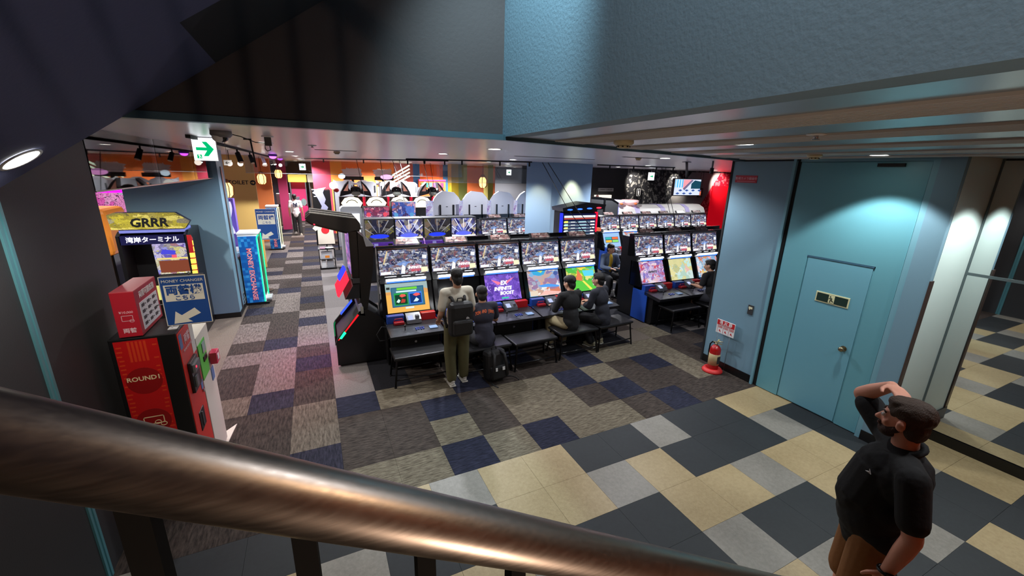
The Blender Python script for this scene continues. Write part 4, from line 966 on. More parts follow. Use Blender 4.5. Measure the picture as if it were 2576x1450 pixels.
# driving game terminal left
YEL = art('yellow_car_art', [(0, (206, 196, 60)), (.4, (120, 110, 40)), (.6, (226, 216, 110)), (.8, (60, 56, 40)), (1, (230, 226, 190))], 5, 3, 0, 12, .8, edge=.03)
dr = thing('racing_terminal', 'black racing game terminal with a yellow topper and red side', 'game cabinet', (-2.86, 8.35, 0))
w = .92
b = MB(); b.box(0, .25, 0, w, .95, 1.0); b.prism([(.12, 1.0), (.12, 1.8), (.25, 1.86), (.95, 1.86), (.95, 1.0)], 'x', 0, .05); b.prism([(.12, 1.0), (.12, 1.8), (.25, 1.86), (.95, 1.86), (.95, 1.0)], 'x', w - .05, w); b.box(.05, .55, 1.0, w - .05, .95, 1.86); b.build('body', BLK, dr)
b = MB(); b.face([(.32, .545, 1.06), (w - .06, .545, 1.06), (w - .06, .545, 1.66), (.30, .545, 1.66)]); ds = b.build('screen', art('racing_screen', [(0, (90, 84, 170)), (.3, (214, 206, 120)), (.5, (190, 180, 226)), (.7, (150, 90, 70)), (.85, (80, 90, 200)), (1, (226, 222, 236))], 5, 6, .95, 14, .5, edge=.03), dr)
flat(ds, [(R4(.36, 1.09, .84, 1.30), (120, 62, 44)), (R4(.34, 1.32, .84, 1.35), (220, 200, 120)), (R4(.55, 1.345, .62, 1.40), (226, 90, 110)), ([(.40, 1.42), (.60, 1.40), (.62, 1.47), (.44, 1.50)], (70, 70, 200))], y=.54)
b = MB(); b.box(.04, .12, 1.66, w - .04, .5, 1.80); b.build('sign_band', M('dark_indigo', (24, 24, 70), .3), dr)
text('湾岸ターミナル', .098, dr, (w / 2, .115, 1.73), FY, E('sign_text_on', (240, 240, 255), 1.3), bold=.002)
b = MB(); b.prism([(-.04, 1.90), (w - .02, 1.90), (w + .06, 2.02), (w - .12, 2.16), (.04, 2.17), (-.06, 2.13)], 'y', .16, .28); tp = b.build('topper', YEL, dr)
text('GRRR', .19, tp, (w * .48, .155, 2.0), FY, BLK, bold=.006, shear=.1)
b = MB(); b.box(.04, .18, 1.84, w - .04, .6, 1.90); b.build('topper_base', M('periwinkle', (120, 130, 210), .4), dr)
b = MB(); b.prism([(.02, .5), (.10, .5), (.14, 1.74), (.06, 1.80)], 'x', w, w + .06) ; b.build('red_side', RED, dr)
b = MB()
for k in range(6): b.box(w - .0, .01 + k * .012, 1.12 + k * .1, w + .062, .06 + k * .012, 1.20 + k * .1)
b.build('yellow_side_light', E('side_amber', (250, 210, 80), 1.6), dr)
text('W', .11, dr, (w + .03, .05, .98), FY, WHITE, bold=.004)
b = MB(); b.prism([(.02, .86), (.45, 1.0), (.45, .80), (.02, .74)], 'x', .28, w - .04); b.build('console', art('console_screen', [(0, (200, 200, 40)), (.5, (236, 236, 220)), (.7, (120, 160, 60)), (1, (120, 120, 200))], 6, 2, .9, 15, .6), dr)
b = MB(); b.box(.05, .0, .5, .26, .4, .98); b.build('seat_side', DGREY, dr)
# orange booth at far left
ob = thing('simulator_booth', 'orange arched game booth behind the charcoal wall at left', 'game cabinet', (-4.35, 9.3, 0))
OR_ = M('booth_orange', (226, 140, 50), .4, emis=(226, 130, 40), es=.25)
b = MB(); b.box(0, 0, 1.35, 1.15, .9, 2.15, bev=.08); b.build('hood', OR_, ob)
b = MB(); b.box(.1, -.02, 1.5, .75, .01, 1.95, bev=.03); b.build('hood_opening', M('opening_grey', (150, 140, 110), .5), ob)
b = MB(); b.box(.05, .1, 0, 1.1, .9, 1.35); b.build('lower_body', BLKG, ob)
b = MB(); b.tube([(.98, -.02, .1), (1.0, -.02, 1.3), (1.02, -.02, 2.0), (.8, -.02, 2.14)], .02); b.build('edge_tube', E('booth_amber', (255, 170, 60), 1.4), ob)
mg = thing('light_box_sign', 'glowing magenta light box beyond the orange booth', 'sign', (-6.2, 13.5, 0))
MB().box(0, 0, 2.2, 2.4, .1, 2.62).build('magenta_panel', E('magenta_on', (250, 20, 240), 1.5), mg)
MB().box(.0, .02, 0, 2.4, .3, 2.2).build('body', art('pink_machine_art', [(0, (240, 90, 190)), (.4, (250, 170, 220)), (.6, (120, 60, 130)), (.8, (240, 236, 250)), (1, (200, 60, 150))], 6, 5, .6, 17), mg)
wc = thing('crane_game', 'white and violet crane game behind the racing terminal', 'game cabinet', (-3.6, 11.3, 0))
b = MB(); b.box(0, 0, 0, .7, .7, .8); b.box(0, 0, 1.7, .7, .7, 1.9); b.box(0, .65, .8, .7, .7, 1.7); b.build('body', M('violet_white', (220, 210, 240), .4, emis=(220, 210, 255), es=.5), wc)
b = MB(); b.box(.1, .1, .8, .6, .5, 1.2); b.ell((.35, .3, 1.25), (.2, .2, .2)); b.build('prizes', M('plush_lilac', (190, 180, 226), .9), wc)

# money exchange pillars
PIX = art('pixel_blue', [(0, (16, 96, 170)), (.5, (24, 120, 196)), (.8, (40, 146, 214)), (1, (14, 84, 156))], 5, 16, .0, 2, 0, base=(24, 120, 196), edge=0)
def pixblue():
    m = bpy.data.materials.new('pixel_blue_print'); m.use_nodes = True; nt = m.node_tree; L = nt.links; bs = nt.nodes['Principled BSDF']; bs.inputs['Roughness'].default_value = .35
    u = nt.nodes.new('ShaderNodeTexCoord'); mp = nt.nodes.new('ShaderNodeMapping'); mp.inputs['Scale'].default_value = (7, 7, 28); L.new(u.outputs['Object'], mp.inputs[0])
    mp.inputs['Scale'].default_value = (18, 1, 18)
    fl_ = nt.nodes.new('ShaderNodeVectorMath'); fl_.operation = 'FLOOR'; L.new(mp.outputs[0], fl_.inputs[0])
    wn = nt.nodes.new('ShaderNodeTexWhiteNoise'); L.new(fl_.outputs[0], wn.inputs['Vector'])
    r = ramp(nt, [(0, (10, 88, 168)), (.55, (18, 106, 184)), (.75, (34, 130, 200)), (.92, (60, 150, 214))], True); L.new(wn.outputs[0], r.inputs[0]); L.new(r.outputs[0], bs.inputs['Base Color'])
    L.new(r.outputs[0], bs.inputs['Emission Color']); bs.inputs['Emission Strength'].default_value = .12
    return m
PB = pixblue()
def exchange(loc, led, label):
    t = thing('exchange_machine', label, 'machine', loc)
    MB().box(0, 0, .05, .36, .50, 1.55, bev=.004).build('body', WHITE, t)
    MB().box(.005, -.004, .05, .34, .001, 1.50).build('side_print', PB, t)
    MB().box(-.01, -.01, 1.54, .39, .5, 1.58, bev=.006).build('top', WHITE, t)
    MB().box(-.01, -.02, 0, .42, .52, .05).build('plinth', BLK, t)
    text('MONEY EXCHANGE', .125, t, (.17, -.006, .68), (PI / 2, PI / 2, 0), E('exchange_red', (214, 60, 80), .7), bold=.006)
    text('MONEY EXCHANGE', .125, t, (.17, -.009, .68), (PI / 2, PI / 2, 0), M('exchange_cream', (240, 214, 220), .5))
    b = MB(); b.tube([(.345, -.005, .06), (.345, -.005, 1.44), (.36, -.005, 1.50), (.38, .02, 1.52)], .012, n=8); b.tube([(.375, .48, .06), (.375, .48, 1.5)], .01, n=8); b.build('glowing_edge', led, t)
    MB().box(.36, .03, .2, .372, .46, 1.5).build('front', M('front_dark_teal', (20, 50, 50), .3), t)
    b = MB(); b.box(.36, .1, .06, .46, .45, .10); b.build('base_tray', GREY, t)
    return t
exchange((-1.49, 10.1, 0), GREENLED, 'near blue MONEY EXCHANGE machine with a green glowing edge')
exchange((-1.52, 16.9, 0), WARMLED, 'far blue MONEY EXCHANGE machine with a pale yellow glowing edge')
changer_sign((-1.02, 11.2, 1.25), .42, .72, 'blue money changer sign on a black post above the near exchange machine', clip=False)
sp_ = MB(); sp_.cyl((-1.2, 11.225, 0), (-1.2, 11.225, 1.5), .03); sp_.cyl((-1.2, 11.225, 0), (-1.2, 11.225, .02), .14, n=20); so_ = tag(sp_.build('sign_post', BLK), 'black post carrying the blue sign above the near exchange machine', 'post')
cc = thing('coiled_cable', 'tangle of thin wires at the foot of the near exchange machine', 'cables', (-1.5, 10.0, 0))
for k in range(5): MB().tube([(-.02 + .03 * math.cos(a * .8 + k), -.05 + .05 * math.sin(a * .9 + k), .02 + a * .03) for a in range(12)], .004, n=5).build('wire', [BLKM, GREY][k % 2], cc)

# ================================================================== FARTHER ARCADE
ANI = art('anime_cabinet_art', [(0, (44, 44, 120)), (.25, (70, 66, 110)), (.4, (190, 194, 236)), (.52, (50, 50, 130)), (.62, (190, 180, 110)), (.7, (220, 200, 196)), (.82, (40, 40, 70)), (1, (120, 130, 230))], 6, 4, .8, 80, .5, edge=.02)
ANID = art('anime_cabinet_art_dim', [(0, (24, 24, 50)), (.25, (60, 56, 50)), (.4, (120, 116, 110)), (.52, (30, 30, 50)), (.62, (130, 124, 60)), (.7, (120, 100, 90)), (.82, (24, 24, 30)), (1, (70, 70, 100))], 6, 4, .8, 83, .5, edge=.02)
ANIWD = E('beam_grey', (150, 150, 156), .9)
ANIW = E('beam_white', (236, 238, 250), 1.0)
def anime(k):
    t = thing('card_game_cabinet', ['purple card game cabinet with dim picture, next to the black hooded cabinet', 'purple card game cabinet with the bright blue picture, second from left', 'purple card game cabinet, third from left with a blue blob on its dim picture', 'rightmost purple card game cabinet with the bright blue picture'][k], 'game cabinet', (1.12 + k * .76, 10.95, 0))
    w = .74
    MB().box(0, .12, .03, w, 1.1, 1.08).build('body', BLK, t)
    MB().box(0, .06, 1.08, w, .5, 1.70, bev=.006).build('sign_case', DGREY, t)
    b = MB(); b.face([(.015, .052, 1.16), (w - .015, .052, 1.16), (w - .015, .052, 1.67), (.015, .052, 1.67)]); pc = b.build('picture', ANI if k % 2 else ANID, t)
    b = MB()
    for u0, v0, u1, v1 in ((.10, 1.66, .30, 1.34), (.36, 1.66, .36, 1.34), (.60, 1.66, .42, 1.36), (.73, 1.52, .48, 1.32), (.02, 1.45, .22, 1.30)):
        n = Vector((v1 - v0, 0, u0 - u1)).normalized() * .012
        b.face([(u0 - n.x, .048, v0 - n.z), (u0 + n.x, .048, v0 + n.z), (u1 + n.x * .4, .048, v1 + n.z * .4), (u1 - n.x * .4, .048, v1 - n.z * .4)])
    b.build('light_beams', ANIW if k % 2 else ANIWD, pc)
    blob = [(.36 + .24 * math.cos(a * PI / 8), .046, 1.25 + .055 * math.sin(a * PI / 8)) for a in range(16)]
    b = MB(); b.face(blob); b.build('blue_figure', E('deep_blue_%d' % (k % 2), [(40, 60, 240), (90, 100, 220)][k % 2], 1.1), pc)
    if k % 2: b = MB(); b.face([(.02, .047, 1.165), (w - .02, .047, 1.165), (w - .02, .047, 1.20), (.02, .047, 1.22)]); b.build('white_ground', ANIW, pc)
    MB().box(.0, -.05, .98, w, .2, 1.1, bev=.01).build('purple_shelf', M('deep_purple', (70, 36, 120), .35, emis=(70, 30, 140), es=.25), t)
    MB().box(.2, -.055, 1.0, .3, -.05, 1.08).build('front_label', M('label_lilac', (150, 150, 210), .5), t); MB().box(.55, -.055, 1.02, .66, -.05, 1.07).build('card_slot', BLK, t)
    b = MB(); b.prism([(-.1, .92), (.12, .92), (.12, 1.16), (.02, 1.16)], 'x', w + .0, w + .015); b.build('pink_divider', M('acrylic_pink', (214, 170, 220), .3, emis=(220, 150, 230), es=.4), t)
    MB().box(w, -.1, .91, w + .018, .06, .925).build('magenta_edge', PINKLED, t)
for k in range(4): anime(k)
for k, (x, z0, z1, c) in enumerate(((1.24, 1.62, 1.92, 0), (1.98, 1.60, 2.05, 1))):
    t = thing('poster_case', ['red tinted picture case on top of the purple cabinets', 'blue tinted picture case on top of the purple cabinets'][k], 'sign', (x, 12.0, z0))
    MB().box(0, 0, 0, .68, .35, z1 - z0, bev=.01).build('case', BLK, t)
    b = MB(); b.face([(.01, -.004, .01), (.67, -.004, .01), (.67, -.004, z1 - z0 - .01), (.01, -.004, z1 - z0 - .01)])
    b.build('picture', art('poster_%d' % k, [(0, (90, 40, 70)), (.4, (200, 90, 120)), (.6, (70, 50, 90)), (.8, (240, 180, 190)), (1, (120, 90, 160))] if k == 0 else [(0, (50, 40, 110)), (.4, (90, 130, 220)), (.6, (70, 40, 80)), (.8, (220, 200, 230)), (1, (190, 70, 80))], 5, 3.5, .9, 90 + k, .9, edge=.02), t)
    for cx in (.12, .56): MB().cyl((cx, -.006, .09), (cx, -.004, .09), .06, n=18).build('round_badge', E('badge_%d' % k, [(226, 80, 100), (90, 150, 200)][k], .9), t)
    MB().box(.05, .05, -z0, .63, .33, 0).build('pedestal', BLKM, t)
# white cabinet with lit screen
def whitecab(x, y, s, label, z=0):
    t = thing('ticket_cabinet', label, 'game cabinet', (x, y, z)); t.scale = (s,) * 3
    b = MB(); b.box(0, 0, 0, .62, .5, 1.3, bev=.02); b.prism([(0, 1.3), (.62, 1.3), (.60, 1.82), (.54, 1.88), (.08, 1.88), (.02, 1.82)], 'y', .05, .45); b.build('body', GREY, t)
    MB().box(.10, -.004, 1.38, .52, .06, 1.68, bev=.004).build('lit_screen', E('screen_white', (240, 242, 250), 1.25), t)
    MB().box(.10, -.003, 1.05, .52, .06, 1.25).build('lit_panel', MATS['screen_white'], t)
whitecab(.66, 12.6, 1, 'grey cabinet with a blank lit white screen behind the hooded cabinet')
# big grey backboards with black posts
b0 = None
for k in range(4):
    t = thing('grey_backboard', ['grey cut-corner backboard behind the purple cabinets, leftmost of four', 'grey cut-corner backboard, second of four from the left', 'grey cut-corner backboard, third of four from the left', 'grey cut-corner backboard beside the blue pillar'][k], 'game cabinet', (3.26 + k * .93, 12.3, 0))
    o = [(0, 1.0), (.88, 1.0), (.88, 2.02), (.80, 2.16), (.66, 2.30), (.30, 2.34), (.14, 2.24), (.02, 2.08), (0, 2.0)]
    MB().prism(o, 'y', .05, .12).build('backboard', M('backboard_grey', (226, 226, 234), .6), t)
    for x in (.2, .62): MB().box(x, 0, 1.2, x + .035, .05, 1.93).build('post', BLK, t)
    MB().box(.04, .0, 0, .84, .9, 1.62).build('body', BLK, t)
    MB().box(.40, .045, 1.86, .46, .05, 1.88).build('mark', DGREY, t)
    f = thing('figure_banner', ['white and lilac banner left of the first grey backboard', 'white and lilac banner between first and second grey backboards', 'white and lilac banner between second and third grey backboards', 'white and lilac banner between third and fourth grey backboards'][k], 'banner', (3.12 + k * .93, 12.2, 0))
    MB().box(-.02 - .03 * (k == 0) * 3, 0, 1.5, .10, .02, 2.06).build('banner', art('banner_art', [(0, (170, 180, 240)), (.5, (230, 232, 250)), (.75, (150, 110, 190)), (1, (250, 250, 255))], 2, 6, .75, 19, .4), f)
    b = MB(); b.box(-.06, -.02, 1.38, .13, .05, 1.5, bev=.01); b.box(.0, 0, 0, .06, .05, 1.4); b.build('base', M('acrylic_white', (214, 216, 230), .3, emis=(200, 205, 240), es=.3), f)
# racing pod row with hexagonal lit screens
for k in range(5):
    t = thing('pod_cabinet', ['brown cockpit pod with hexagonal lit panel, leftmost of the row', 'second brown cockpit pod of the row', 'third brown cockpit pod of the row', 'fourth brown cockpit pod of the row', 'brown cockpit pod nearest the grey backboards'][k], 'game cabinet', (.85 + k * .79, 15.0, 0))
    BR = M('pod_brown', (62, 46, 46), .5)
    MB().box(-.02, .02, 0, .72, .6, 1.6).build('body', BLKM, t)
    MB().box(-.04, .0, 1.60, .74, .3, 2.0).build('panel', BR, t)
    hx = [(.10, 1.63), (.58, 1.63), (.68, 1.80), (.55, 1.96), (.40, 2.0), (.26, 2.0), (.12, 1.96), (-.0, 1.80)]
    b = MB(); b.prism(hx, 'y', -.02, .0); hp = b.build('hexagon_panel', E('hex_cream', (255, 246, 214), 1.25), t)
    b = MB(); b.tube([(.16, -.025, 1.80), (.24, -.025, 1.88), (.34, -.025, 1.90), (.44, -.025, 1.88), (.52, -.025, 1.80)], .012, n=5); b.build('hexagon_arc', BR, hp)
    MB().box(.14, -.024, 1.65, .54, -.02, 1.79).build('white_centre', E('hex_white', (255, 255, 255), 1.3), hp)
    MB().cyl((.735, -.03, 1.55), (.735, -.03, 2.0), .045, n=12).build('red_pillar', M('pod_red', (214, 30, 60), .35, emis=(240, 30, 60), es=.6), t)
for k, x in enumerate((1.03, 2.36, 3.62)):
    t = thing('pod_arch', ['dark winged arch over the left cockpit pods', 'dark winged arch over the middle cockpit pods', 'dark winged arch over the right cockpit pods'][k], 'game cabinet', (x, 14.9, 2.02))
    b = MB()
    for s in (-1, 1):
        b.prism([(.3 + s * .10, .10), (.3 + s * .50, 0), (.3 + s * .46, .16), (.3 + s * .34, .36), (.3 + s * .20, .50), (.3 + s * .22, .28)], 'y', 0, .3)
    b.build('wing', M('pod_dark', (44, 34, 38), .45), t)
    b = MB()
    for s in (-1, 1): b.prism([(.3 + s * .24, .18), (.3 + s * .38, .18), (.3 + s * .22, .42)], 'y', -.01, 0)
    b.build('wing_window', M('pod_salmon', (220, 150, 130), .5, emis=(220, 150, 130), es=.3), t)
    MB().ell((.3, .05, .22), (.17, .18, .12)).build('dome', BLKG, t)
    b = MB(); b.ell((.3, -.06, .10), (.15, .08, .08)); b.build('mask', M('pod_mask', (170, 172, 160), .35), t)
    MB().cyl((.3, .1, -.018), (.3, .1, .2), .06).build('stem', BLKM, t)
# grey housings behind the pods
for k, x in enumerate((.78, 1.62, 2.42, 3.2)):
    t = thing('grey_housing', ['square grey cabinet back behind the pods, leftmost', 'square grey cabinet back, second behind the pods', 'square grey cabinet back, third behind the pods', 'square grey cabinet back behind the pods, rightmost'][k], 'game cabinet', (x, 17.0, 0))
    MB().prism([(0, 0), (.66, 0), (.66, 2.36), (.58, 2.44), (.06, 2.44), (0, 2.38)], 'y', 0, .5).build('housing', M('housing_grey', (186, 186, 192), .5), t)
    MB().box(.04, -.01, 2.05, .07, 0, 2.3).build('side_slot', DGREY, t); MB().box(.59, -.01, 2.05, .62, 0, 2.3).build('side_slot', DGREY, t)
    MB().cyl((.74, .1, 0), (.74, .1, 2.25), .04).build('lit_column', E('column_white', (255, 255, 255), 1.0), t)
random.seed(11)
for k, x in enumerate((1.23, 2.45)):
    t = thing('silhouette_board', ['grey spiky silhouette board over the left of the pods', 'grey spiky silhouette board over the right of the pods'][k], 'display board', (x, 18.6, 0))
    pts = [(.04, 2.60), (.70, 2.60), (.74, 2.72), (.68, 2.76), (.72, 2.86)]
    for q in range(8): pts += [(.64 - q * .07, 2.93 + random.random() * .03), (.60 - q * .07, 2.88 + random.random() * .02)]
    pts += [(.02, 2.88), (-.08, 2.86), (0, 2.78), (-.06, 2.74), (.02, 2.70)]
    MB().prism(pts, 'y', 0, .03).build('board', M('board_grey', (206, 206, 210), .6), t)
    MB().box(.0, -.02, 2.46, .78, .1, 2.60).build('black_base', BLKM, t); MB().box(.3, .03, 0, .4, .1, 2.5).build('post', BLKM, t)
    c = thing('cloud_board', ['white cloud cut-out under the left silhouette board', 'white cloud cut-out under the right silhouette board'][k], 'display board', (x - .45 + k * .35, 17.6, 0))
    pts = [(0, 2.30), (1.3, 2.30)] + [(1.3 - a * .1, 2.36 + .13 * abs(math.sin(a * .55 + .4)) + .01 * (a % 2)) for a in range(14)]
    MB().prism(pts, 'y', 0, .03).build('cloud', M('cloud_white', (214, 216, 220), .6), c); MB().box(.5, .03, 0, .6, .1, 2.35).build('post', BLKM, c)
    MB().ell((.32 + k * .1, -.05, 2.62), (.13 + .12 * k, .05, .10)).build('lamp_mark', E('cloud_lamp_%d' % k, [(220, 240, 255), (255, 170, 240)][k], 1.3), c)
rh = thing('round_mascotless_lamp', 'round white lantern with a red foot left of the pods', 'lamp', (.72, 16.2, 0)); rh.name = 'round_lantern'
MB().ell((0, 0, 2.32), (.15, .12, .14)).build('globe', E('lantern_white', (255, 250, 240), 1.1), rh); MB().ell((.08, -.05, 2.16), (.09, .08, .07)).build('foot', M('foot_red', (220, 40, 40), .4), rh); MB().cyl((.0, .05, 0), (.0, .05, 2.2), .02).build('pole', BLKM, rh)
# slanted light tubes
tg = None
for k in range(4):
    t = thing('slanted_light_tube', ['topmost slanted light tube on the rose wall', 'second slanted light tube from the top', 'third slanted light tube from the top', 'lowest slanted light tube on the rose wall'][k], 'light', (0, 20.4, 0))
    MB().cyl((3.05 + k * .17, 0, 2.40 - k * .05), (4.3, 0, 3.12 - k * .16), .035, n=8).build('tube', E('slant_tube', (240, 255, 220), 2.2), t)
    MB().cyl((3.6, .04, 2.70 - k * .1), (3.6, .2, 2.70 - k * .1), .02).build('wall_stud', STEEL, t); MB().cyl((3.05 + k * .17, .04, 2.40 - k * .05), (4.3, .04, 3.12 - k * .16), .02, n=6).build('bracket', STEEL, t)
rs = thing('lit_lettering_sign', 'rainbow lit sign on the tangerine wall', 'sign', (4.7, 20.2, 2.0))
MB().box(0, 0, .42, 1.3, .05, .48).build('glow_bar', E('glow_bar', (250, 120, 230), 1.4), rs)
b = MB()
for q, c in enumerate(range(6)): b.box(.1 + q * .19, 0, .12, .24 + q * .19, .04, .34, m=q)
b.build('colour_blocks', [E('rb%d' % q, c, 1.1) for q, c in enumerate(((170, 240, 160), (120, 230, 200), (180, 220, 250), (240, 170, 240), (250, 130, 210), (250, 120, 180)))], rs)
MB().box(0, .05, -2.0, 1.3, .3, .5).build('body', M('orange_body', (224, 110, 60), .5), rs)
# lanterns
def lantern(x, y, z, label, s=1.0):
    t = thing('hanging_lantern', label, 'lamp', (x, y, z)); t.scale = (s,) * 3
    MB().lathe([(.06, 0), (.10, .05), (.11, .2), (.07, .27)], n=6).build('glass', E('lantern_glow', (255, 196, 120), 2.4), t)
    b = MB()
    for a in range(6):
        c, s_ = math.cos(a * PI / 3), math.sin(a * PI / 3); b.tube([(.07 * c, .07 * s_, 0), (.12 * c, .12 * s_, .06), (.125 * c, .125 * s_, .2), (.03 * c, .03 * s_, .34)], .008, n=5)
    b.build('frame', M('lantern_bronze', (110, 66, 36), .4, .5), t)
    MB().cyl((0, 0, .3), (0, 0, (CZ - z) / s), .005).build('chain', BLKM, t)
lantern(-1.78, 10.9, 2.27, 'left amber lantern beside the blue grey partition'); lantern(-1.62, 10.6, 2.27, 'right amber lantern beside the blue grey partition', 1.1)
lantern(-1.36, 15.2, 2.38, 'amber lantern in front of the orange wall', 1.1); lantern(-1.05, 18.0, 2.5, 'amber lantern near the crimson column', 1.1); lantern(6.3, 16.0, 2.30, 'amber lantern between the olive pillars', 1.5)
# wavy violet cabinet behind the counter
vw = thing('wave_display', 'violet and white wavy display behind the service counter', 'game cabinet', (-2.15, 11.9, 0))
for k in range(5):
    b = MB(); b.tube([(.02 + k * .085 + .03 * math.sin(a * .7 + k * .5), -.05 * k, 1.35 + a * .075) for a in range(11)], .03, n=8)
    b.build('wave_tube', E('wave_%d' % (k % 2), [(214, 210, 255), (170, 160, 240)][k % 2], 1.0), vw)
MB().box(-.02, .06, 0, .42, .3, 2.15).build('back', M('violet_back', (110, 90, 190), .4), vw)
ct_ = thing('service_counter', 'grey service counter inside the partition window', 'counter', (-2.9, 10.1, 0))
b = MB(); b.box(0, 0, 0, 1.2, 1.6, .98); b.build('body', DGREY, ct_); MB().box(-.02, -.02, .98, 1.24, 1.62, 1.03).build('top', GREY, ct_)
sb = thing('sanitizer_bottle', 'white pump bottle on the service counter', 'bottle', (-1.72, 10.35, 1.03))
b = MB(); b.lathe([(.035, 0), (.038, .12), (.02, .15), (.012, .17)], n=14); b.build('bottle', WHITE, sb); b = MB(); b.tube([(0, 0, .17), (0, 0, .2), (.03, 0, .2)], .006); b.build('pump', PINKW, sb)
# white locker, crane games at the end of the aisle
lk = thing('metal_locker', 'pale green grey steel locker at the far end of the aisle', 'locker', (-1.62, 24, 0))
MB().box(0, 0, .04, .6, .5, 1.6).build('body', M('locker_paint', (186, 202, 192), .5), lk)
b = MB(); b.box(.02, -.01, .08, .29, 0, 1.56); b.build('door', M('locker_paint', (0, 0, 0)), lk); b = MB(); b.box(.31, -.01, .08, .58, 0, 1.56); b.build('door', M('locker_paint', (0, 0, 0)), lk)
MB().box(.05, -.02, .95, .14, -.01, 1.08).build('lock_box', BLK, lk)
for k, (x, c, lb) in enumerate(((-1.05, (240, 210, 90), 'yellow topped crane game at the end of the aisle'), (-.1, (190, 180, 160), 'bronze framed crane game at the end of the aisle'))):
    t = thing('crane_game', lb, 'game cabinet', (x, 26, 0)); col = M('crane_%d' % k, c, .4, emis=c, es=.5)
    b = MB()
    b.box(0, 0, 0, .8, .8, .8); b.box(0, .75, .8, .8, .8, 2.1); b.build('body', M('crane_body_%d' % k, [(230, 60, 120), (120, 104, 90)][k], .4), t)
    b = MB()
    for px in (0, .76): b.box(px, 0, .8, px + .04, .04, 2.1); b.box(px, .7, .8, px + .04, .74, 2.1)
    b.build('post', STEEL, t); MB().box(-.05, -.02, 2.1, .85, .82, 2.5, bev=.03).build('topper', col, t)
    b = MB(); b.box(.1, .2, .8, .4, .6, 1.3); b.ell((.6, .4, 1.0), (.15, .15, .2)); b.build('prizes', art('prize_art', [(0, (60, 180, 170)), (.4, (230, 240, 240)), (.7, (40, 70, 140)), (1, (240, 120, 160))], 3, 3, .5, 23), t)
# black decorated cabinet beside the aisle
bk = thing('dragon_cabinet', 'tall black cabinet with a white painted splash beside the aisle', 'game cabinet', (0, 17.5, 0))
MB().box(0, 0, .03, .64, .8, 2.1, bev=.01).build('body', BLK, bk)
b = MB(); b.prism([(.08, 2.12), (.45, 2.16), (.38, 2.0), (.46, 1.75), (.40, 1.6), (.52, 1.45), (.40, 1.2), (.44, .9), (.34, .8), (.32, 1.1), (.22, 1.3), (.30, 1.5), (.18, 1.8), (.12, 1.9)], 'y', -.006, 0); b.build('painted_splash', M('splash_lilac', (150, 150, 176), .5), bk)
b = MB(); b.prism([(.02, 2.0), (.2, 2.14), (.5, 2.2), (.3, 2.02), (.22, 1.86)], 'y', -.012, -.006); b.build('white_crest', M('crest_white', (224, 222, 250), .4, emis=(210, 205, 250), es=.4), bk); MB().box(.06, -.004, 1.85, .14, 0, 1.88).build('label', WHITE, bk)
# shelf with prizes, hanging shirt
sh = thing('wire_shelf', 'small black shelf with boxes beside the aisle', 'shelf', (.02, 13.1, 0))
b = MB()
for x in (0, .42):
    for y in (0, .3): b.box(x, y, 0, x + .02, y + .02, .62)
b.box(0, 0, .03, .44, .32, .05); b.box(0, 0, .3, .44, .32, .32); b.box(-.01, -.01, .6, .45, .33, .62); b.build('frame', BLK, sh)
for k, (x, z, w2, h, c) in enumerate(((.05, .05, .12, .2, WHITE), (.2, .05, .18, .2, GREY), (.06, .32, .3, .2, LGREY))):
    t = thing('small_box', ['white card box low on the black shelf', 'grey box low on the black shelf', 'pale box with orange label on the black shelf'][k], 'box', (.02 + x, 13.12, z)); MB().box(0, 0, 0, w2, .22, h, bev=.003).build('carton', c, t)
    if k == 2: MB().box(.1, -.002, .03, .22, 0, .1).build('orange_label', M('label_orange', (236, 140, 40), .5), t)
pk = thing('card_stack', 'pink pack on top of the black shelf', 'box', (.06, 13.12, .62)); MB().box(0, 0, 0, .14, .1, .05, bev=.004).build('pack', M('pack_pink', (226, 170, 196), .5), pk)
pk = thing('dish', 'white dish on top of the black shelf', 'dish', (.32, 13.2, .62)); MB().lathe([(.05, 0), (.12, .02), (.12, .028), (.04, .03)], n=20).build('dish', WHITE, pk); 
ts = thing('display_shirt', 'cream display T-shirt with a red disc hung above the shelf', 'shirt', (.0, 13.5, .70))
b = MB(); b.prism([(.04, 0), (.50, 0), (.48, .42), (.56, .38), (.62, .48), (.44, .64), (.33, .66), (.27, .62), (.20, .66), (.06, .64), (-.08, .48), (0, .40), (.05, .44)], 'y', 0, .03); b.build('shirt', M('shirt_cream', (214, 202, 184), .9), ts)
MB().cyl((.26, -.004, .42), (.26, 0, .42), .11, n=24).build('red_disc', M('disc_red', (200, 30, 40), .6), ts); MB().box(.25, .03, -.7, .28, .06, .6).build('stand', BLKM, ts)
# ranking monitor
rk = thing('ranking_monitor_cabinet', 'black cabinet with a ranking list screen under a blue and red lit hood', 'game cabinet', (5.18, 8.2, 0))
MB().box(.02, .05, .03, 1.06, .34, 2.12).build('body', BLK, rk)
MB().prism([(-.06, 2.18), (.62, 2.30), (1.16, 2.25), (1.12, 2.14), (-.04, 2.10)], 'y', -.15, .34).build('hood', M('hood_grey_black', (38, 38, 44), .35), rk)
for k in range(4):
    MB().ell((.14 + k * .27, -.155, 2.14 + .012 * k), (.075, .02, .018)).build('hood_light', BLUELED if k < 3 else REDLED, rk)
b = MB(); b.box(.0, .0, 1.50, .06, .05, 2.05); b.build('blue_side_light', E('side_blue', (40, 50, 220), 1.3), rk); b = MB(); b.box(1.0, .0, 1.58, 1.05, .05, 2.06); b.build('red_side_light', E('side_red', (230, 20, 50), 1.4), rk)
b = MB(); b.box(.07, -.0, 1.52, 1.0, .05, 2.03); rs_ = b.build('screen', E('rank_dark', (20, 24, 60), .8), rk)
pol = [(R4(.09, 1.94, .98, 1.99), (220, 230, 240)), (R4(.09, 1.90, .98, 1.935), (170, 70, 60))]
